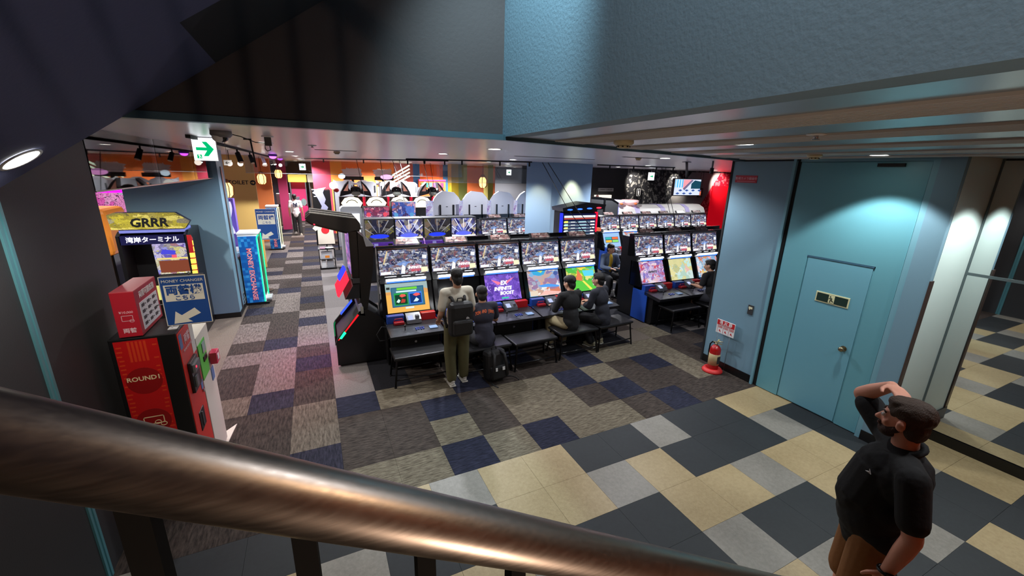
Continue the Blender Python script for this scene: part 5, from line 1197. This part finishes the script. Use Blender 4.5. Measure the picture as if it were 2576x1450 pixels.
for q in range(5):
    z = 1.84 - q * .072
    pol += [(R4(.09, z - .02, .98, z + .02), (70, 90, 110)), (R4(.09, z - .022, .98, z - .018), (240, 240, 250)), ([(.08, z), (.11, z + .026), (.20, z + .026), (.20, z - .02), (.11, z - .02)], [(236, 226, 100), (170, 220, 220), (230, 226, 140), (220, 236, 250), (150, 200, 220)][q]), (R4(.28, z - .006, .40, z + .006), (240, 240, 240)), (R4(.50, z - .014, .72, z + .014), (150, 190, 200)), (R4(.84, z - .012, .96, z + .014), (245, 245, 240))]
flat(rs_, pol)
b = MB(); b.box(1.06, -.06, 1.60, 1.14, .05, 1.68); b.build('orange_card_slot', M('slot_orange', (230, 130, 90), .4, emis=(230, 120, 80), es=.5), rk)
# dark simulator boxes, white long console with drums
dk_ = thing('dark_simulator', 'big grey simulator box with sloping ribbed top behind the ranking monitor', 'game cabinet', (8.78, 12.0, 0))
b = MB(); b.prism([(0, 0), (1.22, 0), (1.22, 1.95), (.9, 2.1), (0, 2.16)], 'y', 0, 1.4); b.build('body', M('sim_grey', (70, 71, 74), .5), dk_)
b = MB(); b.prism([(0, 2.16), (.9, 2.10), (1.22, 1.95), (1.22, 1.97), (.9, 2.13), (0, 2.19)], 'y', -.02, .1); b.prism([(0, 2.16), (.9, 2.10), (1.22, 1.95), (1.22, 1.97), (.9, 2.13), (0, 2.19)], 'y', .6, .7); b.box(.55, -.02, 1.4, .62, 0, 2.12); b.build('rib', BLK, dk_)
sg2 = thing('drink_corner_sign', 'small lit sign on the black wall above the simulator box', 'sign', (10.5, 13.9, 2.28)); MB().box(0, 0, 0, .75, .05, .13).build('plate', M('sign_plate_grey', (150, 150, 146), .5), sg2)
text('DRINK CORNER', .085, sg2, (.37, -.005, .065), FY, BLKM)
vm = thing('vending_sign', 'lit white box sign with a round emblem below the small wall sign', 'sign', (10.3, 13.8, 1.98)); MB().box(0, 0, 0, .8, .1, .16).build('lit_box', E('lit_cream', (250, 236, 220), 1.0), vm); MB().cyl((.08, -.01, .1), (.08, 0, .1), .07, n=18).build('emblem', M('emblem_rose', (180, 120, 110), .5), vm)
wc_ = thing('long_white_console', 'long pale rounded console behind the right back row', 'game cabinet', (10.05, 12.2, 0))
prof = [(0, 0), (0, 1.55), (.10, 1.72), (.35, 1.84), (.7, 1.84), (1.0, 1.7), (1.0, 0)]
b = MB(); b.prism(prof, 'x', 0, 4.7, m=0); b.build('shell', M('console_cream', (206, 202, 196), .4), wc_)
for x in (1.0, 2.3, 3.6):
    b = MB(); b.prism([(p[0] - .01 if p[0] < .5 else p[0] + .01, p[1] + .01) for p in prof[1:6]] , 'x', x, x + .22); b.build('violet_band', M('band_violet', (170, 160, 200), .35), wc_)
MB().box(-.02, -.02, 1.2, .12, 1.0, 1.82).build('blue_end', M('end_blue', (110, 120, 220), .35, emis=(110, 120, 230), es=.3), wc_)
for k in range(2):
    t = thing('drum_display', ['left pale round drum display on the long console', 'right pink round drum display on the long console'][k], 'drum', (10.35 + k * .68, 12.6, 1.84))
    MB().lathe([(.2, 0), (.33, .09), (.34, .17), (.30, .19)], n=24).build('rim', M('drum_%d' % k, [(206, 196, 222), (240, 196, 196)][k], .4, emis=[(206, 196, 222), (240, 196, 196)][k], es=.3), t)
    MB().cyl((0, -.325, .05), (0, -.345, .09), .06, n=14).build('orange_emblem', M('emblem_orange', (230, 110, 50), .4), t)
for k, (x, y) in enumerate(((12.55, 13.85), (15.95, 13.6))):
    t = thing('restroom_sign', ['black restroom sign with a white figure beside the brown doorway', 'black restroom sign with a red figure by the red recess'][k], 'sign', (x, y, 2.25 + .0))
    MB().box(-.16, 0, -.2, .16, .05, .2, bev=.004).build('box', BLK, t)
    b = MB(); frame_rect(b, -.1, -.15, .1, .15, .014, y=-.005); b.build('frame_line', [LGREY, M('rose_line', (236, 170, 160), .4)][k], t)
    b = MB(); b.ell((0, -.005, .09), (.025, .004, .025)); b.prism([(-.035, .05), (.035, .05), (.02, -.11), (-.02, -.11)], 'y', -.006, -.001); b.build('figure', [LGREY, E('figure_red', (255, 120, 90), 1.0)][k], t)
    b = MB(); b.cyl((-.08, .02, .2), (-.08, .02, CZ - y * 0 - 2.25), .006); b.cyl((.08, .02, .2), (.08, .02, CZ - 2.25), .006); b.build('hanger', BLKM, t)
for k, (x, y, lb) in enumerate(((11.3, 12.0, 'white lit exit box over the black room'), (9.2, 20.0, 'white lit exit box in front of the grey back room'), (.55, 21.5, 'white hanging notice over the aisle end'))):
    t = thing('exit_box', lb, 'sign', (x if k < 2 else -.4, y, 2.78)); MB().box(0, 0, 0, .26, .06, .28, bev=.01).build('lit_box', SIGNW, t); MB().prism([(.06, .12), (.14, .12), (.12, .07), (.2, .14), (.12, .21), (.14, .16), (.06, .16)], 'y', -.004, 0).build('green_mark', SIGNG, t)
    b = MB(); b.cyl((.13, .03, .28), (.13, .03, CZ - 2.78), .01); b.build('hanger', STEEL, t)
# track lights and slack cables over the cabinets
for k, (p, q, lb) in enumerate((((2.2, 10.8), (4.9, 9.2), 'black light track left of the blue pillar'), ((7.0, 9.4), (9.6, 9.2), 'black light track right of the blue pillar'), ((-.1, 15.2), (3.4, 11.2), 'long dark light track over the cockpit pods'))):
    t = thing('light_track', lb, 'light track', (0, 0, CZ)); d = Vector((q[0] - p[0], q[1] - p[1], 0)).normalized(); n = Vector((-d.y, d.x, 0)) * .02
    MB().prism([(p[0] + n.x, p[1] + n.y), (q[0] + n.x, q[1] + n.y), (q[0] - n.x, q[1] - n.y), (p[0] - n.x, p[1] - n.y)], 'z', -.03, 0).build('track', BLKM, t)
    for f in (.15, .45, .75, .98):
        x, y = p[0] + (q[0] - p[0]) * f, p[1] + (q[1] - p[1]) * f
        MB().cyl((x, y, -.03), (x, y, -.12), .02).build('plug', BLKM, t)
cables = [((4.85, 8.6, 3.17), (5.6, 7.6, 1.5)), ((5.0, 8.6, 3.17), (5.9, 7.4, 1.4)), ((9.2, 9.3, 3.17), (10.1, 9.6, 1.75)), ((9.35, 9.3, 3.17), (10.25, 9.6, 1.75)), ((2.9, 11.9, 3.17), (3.3, 12.4, 1.9)), ((2.2, 12.7, 3.17), (2.6, 12.2, 1.3)), ((1.3, 13.6, 3.17), (1.5, 13.4, 1.6)), ((1.9, 13.0, 3.17), (2.05, 12.9, 1.7)), ((3.9, 15.0, 3.17), (4.0, 14.8, 2.0)), ((2.35, 12.5, 3.17), (2.95, 13.5, 1.7))]
for k, (a, b_) in enumerate(cables):
    m_ = [(a[i] + b_[i]) / 2 for i in range(3)]; m_[2] -= .12; m_[0] += .02
    t = thing('hanging_cable', 'thin black cable hanging from the ceiling to the ' + ['left of the ranking monitor', 'left edge of the ranking monitor', 'right back row, left strand', 'right back row, right strand', 'first grey backboard', 'red tinted picture case', 'leftmost cockpit pods', 'white lit cabinet', 'fourth cockpit pod', 'blue tinted picture case'][k], 'cable', a)
    MB().tube([(0, 0, 0), tuple(m_[i] - a[i] for i in range(3)), tuple(b_[i] - a[i] for i in range(3))], .008, n=5).build('cable', BLKM, t)

# ================================================================== PEOPLE
V = Vector
from mathutils import noise
def blobmesh(parts, voxel, it=4):
    """one continuous surface from tapered capsules and ellipsoids"""
    b = MB()
    for p in parts:
        if p[0] == 'c':
            _, a, c, r0, r1 = p; a, c = V(a), V(c)
            b.cyl(a, c, r0, r1, n=16); b.ell(a, (r0,) * 3); b.ell(c, (r1,) * 3)
        else:
            b.ell(p[1], p[2], rot=p[3] if len(p) > 3 else None, sub=3)
    o = b.build('tmp', BLK)
    m = o.modifiers.new('r', 'REMESH'); m.mode = 'VOXEL'; m.voxel_size = voxel; m.use_smooth_shade = True
    s = o.modifiers.new('s', 'SMOOTH'); s.iterations = it; s.factor = .6
    bpy.context.view_layer.update()
    me = bpy.data.meshes.new_from_object(o.evaluated_get(bpy.context.evaluated_depsgraph_get()))
    bpy.data.objects.remove(o)
    for f in me.polygons: f.use_smooth = True
    return me
def put(me, name, mat, parent):
    me.materials.clear(); me.materials.append(mat); me.name = name
    o = bpy.data.objects.new(name, me); COL.objects.link(o); o.parent = parent
    return o
def hand(w, d, n, side, s=1.0, curl=.5):
    """palm, four unequal fingers and a thumb; d along, n the palm's facing, side = thumb side"""
    d, n, sd = V(d).normalized(), V(n), V(side)
    n = (n - d * n.dot(d)).normalized(); sd = d.cross(n) if d.cross(n).dot(sd) > 0 else -d.cross(n)
    w = V(w); P = []
    rot = Matrix((sd, n, d)).transposed()
    P.append(('e', w + d * .045 * s, (.040 * s, .017 * s, .052 * s), rot))
    for k, (off, L) in enumerate(((.029, .072), (.010, .080), (-.010, .075), (-.028, .060))):
        a = w + d * .083 * s + sd * off * s
        d1 = (d * math.cos(curl * .5) + n * math.sin(curl * .5) + sd * off * 1.5).normalized(); d2 = (d * math.cos(curl * 1.5) + n * math.sin(curl * 1.5)).normalized()
        m = a + d1 * L * .5 * s; P.append(('c', a - d * .02 * s, m, .0095 * s, .009 * s)); P.append(('c', m, m + d2 * L * .5 * s, .009 * s, .0075 * s))
    a = w + d * .02 * s + sd * .03 * s; m = a + (d * .6 + sd * .7 + n * .2).normalized() * .04 * s
    P.append(('c', a, m, .013 * s, .011 * s)); P.append(('c', m, m + (d * .9 + sd * .3 + n * .3).normalized() * .035 * s, .011 * s, .009 * s))
    return P
def person(label, loc, rz, J, skin, hair, shirt, pants, shoe, h=1.72, fat=1.0, sleeve='short', legs='long', voxel=.011, yaw=0, pitch=0, roll=0, name='person', beard=False, hands=((0, 0, 0),) * 2, hairlen=0, collar=False, extra=None, headpt=None):
    t = thing(name, label, 'person', loc, rz); s = h / 1.75
    j = dict(pelvis=(0, 0, .95), waist=(0, .0, 1.10), chest=(0, -.005, 1.30), neck=(0, -.02, 1.47), head=(0, .0, 1.625),
             sl=(-.175, -.01, 1.42), sr=(.175, -.01, 1.42), el=(-.235, -.02, 1.13), er=(.235, -.02, 1.13), wl=(-.25, .05, .89), wr=(.25, .05, .89),
             hl=(-.09, 0, .92), hr=(.09, 0, .92), kl=(-.10, .02, .50), kr=(.10, .02, .50), al=(-.10, -.02, .09), ar=(.10, -.02, .09))
    j = {k: V(v) * s for k, v in j.items()}
    for k, v in J.items(): j[k] = V(v)
    dr_ = lambda a, b_: (j[b_] - j[a]).normalized()
    up = (j['neck'] - j['pelvis']).normalized(); lean = math.atan2(up.y, up.z); RT = Matrix.Rotation(-lean, 3, 'X')
    B = []
    def torso(g, low=True):
        T = [('e', j['chest'], ((.160 + g) * s * fat ** .6, (.108 + g) * s * fat ** .8, (.165 + g) * s), RT), ('e', j['waist'], ((.138 + g) * s * fat, (.100 + g) * s * fat, (.15 + g) * s), RT), ('e', j['pelvis'], ((.155 + g) * s * fat, (.115 + g) * s * fat, (.12 + g) * s), RT),
             ('c', j['sl'], j['sr'], (.056 + g) * s, (.056 + g) * s), ('c', j['chest'], j['neck'] - up * .02, (.11 + g) * s, (.062 + g) * s)]
        if fat > 1.1: T += [('e', (j['waist'] + j['pelvis']) / 2 + V((0, .035 * s, 0)), ((.135 + g) * s * fat, (.115 + g) * s * fat, (.19 + g) * s), RT), ('c', j['chest'] + V((0, .02, .02)), j['waist'] + V((0, .045, 0)), (.125 + g) * s * fat ** .6, (.128 + g) * s * fat ** .8), ('c', j['chest'] + V((0, -.035, .04)), j['pelvis'] + V((0, -.03, 0)), (.12 + g) * s, (.12 + g) * s)]
        return T
    B += torso(-.008)
    HR = (Matrix.Rotation(yaw, 3, 'Z') @ Matrix.Rotation(pitch, 3, 'X') @ Matrix.Rotation(roll, 3, 'Y'))
    hp = lambda x, y, z: j['head'] + HR @ (V((x, y, z)) * s)
    B += [('c', j['neck'] - up * .03, hp(0, -.025, -.06), .060 * s * fat ** .3, .054 * s), ('e', hp(0, -.018, .03), (.074 * s, .094 * s, .084 * s), HR), ('e', hp(0, .018, -.03), (.060 * s, .070 * s, .086 * s), HR), ('e', hp(0, .036, -.088), (.044 * s, .042 * s, .032 * s), HR),
          ('c', hp(0, .080, .004), hp(0, .106, -.034), .009 * s, .0135 * s), ('e', hp(0, .098, -.038), (.019 * s, .010 * s, .009 * s), HR), ('c', hp(-.032, .070, .020), hp(.032, .070, .020), .012 * s, .012 * s), ('c', hp(-.018, .086, -.066), hp(.018, .086, -.066), .008 * s, .008 * s),
          ('e', hp(-.040, .060, -.035), (.018 * s, .018 * s, .022 * s), HR), ('e', hp(.040, .060, -.035), (.018 * s, .018 * s, .022 * s), HR),
          ('e', hp(-.083, -.002, -.018), (.013 * s, .022 * s, .033 * s), HR), ('e', hp(.083, -.002, -.018), (.013 * s, .022 * s, .033 * s), HR)]
    A_, Lg = [], []
    f5 = fat ** .5
    for sd in 'lr':
        B += [('c', j['s' + sd], j['e' + sd], .050 * s * f5, .040 * s * f5), ('c', j['e' + sd], j['e' + sd] + (j['w' + sd] - j['e' + sd]) * .35, .040 * s * f5, .040 * s * f5), ('c', j['e' + sd] + (j['w' + sd] - j['e' + sd]) * .35, j['w' + sd], .040 * s * f5, .027 * s * f5)]
        B += [('c', j['h' + sd], j['k' + sd], .082 * s * f5, .056 * s * f5), ('c', j['k' + sd], j['k' + sd] + (j['a' + sd] - j['k' + sd]) * .35, .055 * s, .054 * s * f5), ('c', j['k' + sd] + (j['a' + sd] - j['k' + sd]) * .35, j['a' + sd], .054 * s * f5, .036 * s)]
        fd = V((0, 1, 0)); B += [('c', j['a' + sd] + V((0, 0, -.02)), j['a' + sd] + fd * .12 * s + V((0, 0, -.05 * s)), .036 * s, .028 * s)]
        k = 0 if sd == 'l' else 1; hd, hn, hs = hands[k] if hands[k] != (0, 0, 0) else (tuple(dr_('e' + sd, 'w' + sd)), (0, 0, -1) if abs(dr_('e' + sd, 'w' + sd).z) < .7 else (1 if sd == 'l' else -1, .2, 0), (0, 1, .2) if abs(dr_('e' + sd, 'w' + sd).z) > .7 else (1 if sd == 'l' else -1, 0, 0))
        B += hand(j['w' + sd], hd, hn, hs, s * (1.05 if fat > 1.1 else 1))
    put(blobmesh(B, voxel, 3), 'body', skin, t)
    # shirt
    g = .014
    T = torso(g)
    hem = j['pelvis'] - up * .06
    T.append(('c', j['waist'], hem, .13 * s * fat, .135 * s * fat))
    for sd in 'lr':
        e, w = j['e' + sd], j['w' + sd]
        if sleeve == 'short':
            q = j['s' + sd] + (e - j['s' + sd]) * .72; T.append(('c', j['s' + sd], q, (.066) * s * f5, (.064) * s * f5))
        else:
            T += [('c', j['s' + sd], e, .068 * s * f5, .056 * s), ('c', e, e + (w - e) * (.9 if sleeve == 'long' else .45), .056 * s, .042 * s if sleeve == 'long' else .052 * s)]
    so = put(blobmesh(T, voxel, 5), 'shirt', shirt, t)
    # trousers
    T = [('e', j['pelvis'] - up * .02, (.162 * s * fat, .122 * s * fat, .11 * s), RT)]
    for sd in 'lr':
        k, a = j['k' + sd], j['a' + sd]
        T.append(('c', j['h' + sd], k, .100 * s * f5, .086 * s * f5))
        if legs == 'long': T.append(('c', k, a + (k - a) * .06, .086 * s * f5, .072 * s))
        else: T.append(('c', k, k + (k - j['h' + sd]).normalized() * -.02, .08 * s * f5, .08 * s * f5))
    put(blobmesh(T, voxel, 5), 'trousers', pants, t)
    for sd in 'lr':
        a = j['a' + sd]; b = MB(); c = a + V((0, .055 * s, -.045 * s))
        b.ell((c.x, c.y, c.z), (.048 * s, .135 * s, .042 * s)); b.ell((a.x, a.y - .01, a.z - .005), (.045 * s, .06 * s, .05 * s)); b.box(c.x - .046 * s, c.y - .12 * s, c.z - .045 * s, c.x + .046 * s, c.y + .12 * s, c.z - .022 * s, m=1, bev=.01)
        b.build('shoe', [shoe, M('shoe_sole', (206, 204, 196), .6)], t)
    # hair, eyes
    T = [('e', hp(0, -.028, .044), (.082 * s, .101 * s, .080 * s), HR), ('e', hp(0, -.052, -.034), (.068 * s, .060 * s, .084 * s), HR), ('e', hp(0, -.028, .004), (.0795 * s, .050 * s, .055 * s), HR), ('e', hp(0, .022, .084), (.058 * s, .054 * s, .034 * s), HR)]
    if hairlen: T += [('e', hp(0, .045, .070), (.066 * s, .042 * s, .035 * s), HR), ('e', hp(0, -.02, .06), (.094 * s, .10 * s, .07 * s), HR)]
    hm = blobmesh(T, max(.007, voxel * .8), 2)
    for v in hm.vertices:
        q = HR.inverted() @ (v.co - j['head']); q = V((q.x * 60, q.y * 18, q.z * 26)); v.co += v.normal * (noise.noise(q) + .35) * .006
    put(hm, 'hair', hair, t)
    if beard:
        T = [('e', hp(0, .046, -.088), (.052 * s, .050 * s, .042 * s), HR), ('c', hp(-.058, .012, -.055), hp(-.030, .056, -.088), .018 * s, .026 * s), ('c', hp(.058, .012, -.055), hp(.030, .056, -.088), .018 * s, .026 * s), ('c', hp(-.024, .091, -.054), hp(.024, .091, -.054), .0085 * s, .0085 * s)]
        put(blobmesh(T, .006, 2), 'beard', beard, t)
    for sx in (-1, 1):
        b = MB(); c = hp(sx * .030, .078, -.0); b.ell((c.x, c.y, c.z), (.0125 * s,) * 3); c2 = c + HR @ V((0, .0095, 0)) * s; b.ell((c2.x, c2.y, c2.z), (.0055 * s,) * 3, m=1, sub=1)
        b.build('eye', [M('eye_white', (220, 216, 210), .3), M('eye_iris', (40, 28, 22), .2)], t)
        b = MB(); b.tube([tuple(hp(sx * .014, .086, .021)), tuple(hp(sx * .032, .083, .027)), tuple(hp(sx * .050, .070, .020))], .0045 * s, n=6); b.build('eyebrow', hair, t)
    b = MB(); b.tube([tuple(hp(-.022, .089, -.064)), tuple(hp(0, .0965, -.067)), tuple(hp(.022, .089, -.064))], .0045 * s, n=6); b.build('lips', M('lips', (150, 84, 78), .5), t)
    if collar:
        n0 = j['neck'] + V((0, .0, .0)); b = MB(); b.tube([(n0.x + .083 * s * math.cos(a * PI / 10), n0.y + .01 + .083 * s * math.sin(a * PI / 10), n0.z - .005 - .035 * math.sin(a * PI / 10)) for a in range(20)], .017 * s, close=True); b.build('collar', shirt, t)
    t['_j'] = 0; del t['_j']
    return t, j, hp
SK1 = M('skin_light', (206, 150, 124), .55); SK2 = M('skin_warm', (196, 148, 120), .55)
HB = M('black_hair', (20, 18, 18), .6, bump=.6, bs=150); HBR = M('brown_hair', (62, 42, 26), .6, bump=.7, bs=160)
C = lambda n, c, r=.85: M(n, c, r, bump=.25, bs=30)
# man in the foreground, hand on his head
t, j, hp = person('bearded man in black polo shirt and tan shorts with a hand on his head', (2.87, .85, 0), math.radians(36),
    dict(pelvis=(0, -.02, .96), waist=(0, .0, 1.12), chest=(0, -.02, 1.32), neck=(0, -.035, 1.50), head=(0, .01, 1.675), sl=(-.20, -.03, 1.43), sr=(.19, -.0, 1.48),
         el=(-.285, -.07, 1.13), wl=(-.275, -.02, .87), er=(.335, .12, 1.63), wr=(.165, .045, 1.785)), M('skin_rosy', (226, 160, 134), .55), HBR, C('black_polo', (20, 20, 21)), C('tan_shorts', (140, 92, 48)), M('dark_shoe', (40, 36, 34), .7),
    h=1.78, fat=1.24, legs='short', voxel=.007, yaw=-.40, pitch=-.02, beard=M('brown_beard', (62, 36, 24), .8, bump=.8, bs=200), collar=True,
    hands=((0, 0, 0), ((-.87, -.10, .10), (-.05, .0, -1), (0, 1, 0))))
b = MB(); b.tube([(j['wl'].x + .036 * math.cos(a * PI / 8), j['wl'].y + .036 * math.sin(a * PI / 8), j['wl'].z + .012) for a in range(16)], .009, close=True); b.build('watch_strap', BLK, t)
MB().box(j['wl'].x - .05, j['wl'].y - .02, j['wl'].z - .008, j['wl'].x - .036, j['wl'].y + .02, j['wl'].z + .032, bev=.004).build('watch_face', BLKG, t)
b = MB(); b.prism([(-.012, -.01), (.016, -.004), (-.002, .002), (.0, .018)], 'x', -.002, .002); b.build('chest_emblem', M('emblem_white', (220, 220, 220), .5), t, loc=(-.155, .135, 1.38), rot=(0, 0, -.7))
# backpacker
t, j, hp = person('young man standing with black backpack, cream T-shirt and olive trousers', (1.63, 5.08, 0), .02, dict(wl=(-.19, .22, .92), el=(-.23, -.03, 1.10), wr=(.17, .24, .92), er=(.23, -.0, 1.10), al=(-.09, -.02, .09), ar=(.11, .04, .09)),
    SK2, HB, C('cream_tee', (216, 210, 192)), C('olive_trousers', (84, 80, 50)), M('white_sneaker', (206, 204, 196), .6), h=1.70, pitch=-.25)
def backpack(parent, name, loc=None, w=.29, h=.47, d=.17, logo=True):
    b = MB(); b.box(-w / 2, -d, 0, w / 2, 0, h, bev=.06); b.box(-w / 2 + .03, -d - .045, .04, w / 2 - .03, -d + .03, h * .52, bev=.03); m = C('black_nylon', (24, 24, 26), .6)
    return b
bp_ = backpack(None, 'x', w=.33).build('backpack', C('black_nylon', (24, 24, 26), .6), None, loc=(1.615, 4.95, .83)); tag(bp_, 'black backpack worn by the standing man', 'backpack')
sp2 = MB(); sp2.box(.06, -.226, .24, .10, -.216, .262)
for sx in (-1, 1): MB().tube([(sx * .075, -.04, .44), (sx * .09, .02, .50), (sx * .11, .14, .49), (sx * .13, .22, .36), (sx * .14, .22, .20), (sx * .14, .06, .08)], .022, n=8).build('shoulder_strap', MATS['black_nylon'], bp_)
b = MB(); b.tube([(-.04, -.06, .46), (-.03, -.06, .51), (.03, -.06, .51), (.04, -.06, .46)], .009); b.build('grab_handle', MATS['black_nylon'], bp_)
b = MB()
for k, r_ in enumerate((.012, .019, .026)): b.tube([(.075 + r_ * math.cos(PI / 2 + a * PI / 12), -.219, .275 + r_ * math.sin(a * PI / 12) * 1.0) for a in range(7)], .0022, n=5)
b.box(.03, -.22, .272, .068, -.218, .277); b.box(.03, -.22, .282, .06, -.218, .287); b.box(.035, -.22, .292, .056, -.218, .297); b.build('white_emblem', M('emblem_white', (220, 220, 220), .5), bp_)
b = MB(); b.tube([(-.12, -.175, .235), (0, -.215, .245), (.12, -.175, .235)], .003); b.build('zip', RUB, bp_)
b = MB(); b.tube([(0, -.01, 1.46), (.05, .02, 1.45), (.07, .05, 1.42)], .004); b.tube([(0, -.06, 1.44), (-.07, 0, 1.46)], .004); b.tube([(0, -.065, 1.44), (.0, -.10, 1.33)], .005); b.build('neck_cord', BLKM, t)
def sit(z=.47, lean=.2, hx=(.13, .13), fwd=.40, foot=.34, hz=.78, elw=.24, base=None, turn=0):
    P = V((0, 0, z + .09)); u = V((0, math.sin(lean), math.cos(lean))); d = {}
    d['pelvis'] = P; d['waist'] = P + u * .14; d['chest'] = P + u * .34; d['neck'] = P + u * .51; d['head'] = P + u * .51 + V((0, .05, .145))
    for k, sx in (('l', -1), ('r', 1)):
        d['s' + k] = P + u * .46 + V((sx * .175, .01, 0)); d['e' + k] = V((sx * elw, .14, z + .30)); d['w' + k] = V((sx * hx[0], .38, hz - .03))
        d['h' + k] = P + V((sx * .09, .02, -.03)); d['k' + k] = V((sx * .15, fwd, z + .04)); d['a' + k] = V((sx * .13, foot, .09))
    return d
t, j, hp = person('seated player in a navy T-shirt with orange arched lettering on the back', (2.12, 5.28, 0), .0, sit(lean=.16), SK2, HB, C('navy_print_tee', (44, 44, 58)), C('dark_trousers', (30, 30, 34)), M('dark_shoe', (40, 36, 34), .7), yaw=-.15, pitch=-.22)
OL = M('orange_lettering', (206, 96, 50), .6)
from mathutils.bvhtree import BVHTree
def snaptext(t, word, size, x0, dxs, zf, mat, bold=.003, sx=.9, back=True):
    me = child(t, 'shirt').data; bv = BVHTree.FromPolygons([v.co for v in me.vertices], [list(p.vertices) for p in me.polygons])
    for k, ch in enumerate(word):
        if ch == ' ': continue
        x = x0 + k * dxs; h_ = bv.ray_cast(V((x, -1 if back else 1, zf(x))), V((0, 1 if back else -1, 0)))
        if h_[0] is None: continue
        n = h_[1]; q = n.to_track_quat('Z', 'Y'); o = text(ch, size, t, h_[0] + n * .002, (0, 0, 0), mat, bold=bold, sx=sx); o.rotation_euler = q.to_euler()
snaptext(t, 'TOM AND JERRY', .066, -.135, .0228, lambda x: .985 - x * x * 2.2, OL, sx=.62)
t, j, hp = person('seated player in a black jacket and khaki trousers', (3.70, 5.36, 0), .10, sit(lean=.12), SK2, HB, C('black_jacket', (27, 27, 29)), C('khaki_trousers', (160, 146, 112)), M('grey_sneaker', (130, 128, 122), .7), sleeve='long', yaw=.35, pitch=-.2, hairlen=1)
t, j, hp = person('seated player in a dark navy shirt and black trousers', (4.36, 5.36, 0), .38, sit(lean=.22, foot=.10, hx=(.12, .12)), SK2, HB, C('dark_navy_shirt', (36, 38, 48)), C('black_trousers', (24, 24, 27)), M('tan_sneaker', (150, 144, 120), .7), sleeve='elbow', yaw=.3, pitch=-.1)
t, j, hp = person('seated man facing the camera in a denim jacket over a yellow T-shirt', (6.56, 8.06, 0), PI - .15, sit(lean=.08, z=.44), SK2, HB, C('denim_jacket', (86, 100, 124)), C('dark_trousers', (30, 30, 34)), M('dark_shoe', (40, 36, 34), .7), sleeve='long', yaw=.2, pitch=-.15)
put(blobmesh([('e', j['chest'] + V((0, .065, .02)), (.062, .075, .17)), ('e', j['waist'] + V((0, .07, .02)), (.058, .07, .15))], .011, 3), 'yellow_shirt_front', C('yellow_tee', (206, 172, 50)), t)
bench_ = dup(bp, (6.18, 7.85, 0), 0, 'black padded bench under the man in the denim jacket')
t, j, hp = person('seated player in a black T-shirt partly hidden by the teal wall', (7.28, 5.52, 0), .15, sit(lean=.25), SK2, HB, C('black_tee', (26, 26, 28)), C('dark_shorts', (40, 40, 48)), M('dark_shoe', (40, 36, 34), .7), legs='short', yaw=.5, pitch=-.15)
t, j, hp = person('man walking away down the aisle in a white T-shirt with a navy emblem', (-.70, 20.4, 0), .0, dict(al=(-.09, .10, .16), ar=(.11, -.02, .09), kl=(-.10, .10, .54)), SK2, HB, C('white_tee', (216, 216, 220)), C('charcoal_trousers', (38, 38, 40)), M('white_sneaker', (206, 204, 196), .6), h=1.80, voxel=.013)
for a in ('N', 'Y'): snaptext(t, a, .26, 0, 1, lambda x: 1.33 if a == 'N' else 1.31, M('navy_emblem', (50, 58, 90), .6), bold=.006)
t, j, hp = person('staff member in a green shirt behind the far exchange machine', (-2.0, 22.0, 0), PI + .5, dict(), SK2, HB, C('green_shirt', (30, 110, 70)), C('dark_trousers', (30, 30, 34)), M('dark_shoe', (40, 36, 34), .7), voxel=.014)
t, j, hp = person('dark haired staff member seated behind the near exchange machine', (-1.97, 12.7, 0), PI / 2 + .3, sit(z=.62, lean=.1), SK2, HB, C('black_tee', (26, 26, 28)), C('dark_trousers', (30, 30, 34)), M('dark_shoe', (40, 36, 34), .7), voxel=.014, hairlen=1)
st = thing('stool', 'black stool under the staff member behind the counter', 'stool', (-1.97, 12.7, 0)); b = MB(); b.cyl((0, 0, .56), (0, 0, .62), .17, n=18); b.build('seat', BLK, st); b = MB(); b.cyl((0, 0, 0), (0, 0, .56), .03); b.cyl((0, 0, 0), (0, 0, .02), .2, n=18); b.build('post', STEEL, st)
# backpack on the floor
fb = backpack(None, 'x', w=.32, h=.46, d=.2).build('backpack', MATS['black_nylon'], None, loc=(2.16, 5.08, 0), rot=(-.10, 0, .12)); tag(fb, 'black backpack standing on the floor against the bench', 'backpack')
for sx in (-1, 1): MB().tube([(sx * .06, -.14, .44), (sx * .08, -.25, .42), (sx * .10, -.275, .28), (sx * .12, -.25, .10), (sx * .13, -.16, .04)], .024, n=8).build('shoulder_strap', MATS['black_nylon'], fb)
b = MB(); b.tube([(-.04, -.1, .45), (-.03, -.1, .50), (.03, -.1, .50), (.04, -.1, .45)], .009); b.build('grab_handle', MATS['black_nylon'], fb)
b = MB(); b.box(-.09, -.30, .20, -.06, -.295, .25); b.box(.02, -.302, .20, .06, -.296, .25); b.build('white_tag', WHITE, fb)
b = MB(); b.tube([(.14, -.18, .04), (.22, -.2, .03), (.27, -.26, .012), (.26, -.34, .008)], .01); b.tube([(-.13, -.2, .03), (-.14, -.3, .012), (-.12, -.4, .008)], .01); b.build('loose_strap', MATS['black_nylon'], fb)
for o in bpy.data.objects:
    if o.name.split('.')[0] == 'game_cabinet' and o.get('label') == 'x': print('unlabelled', o.name)
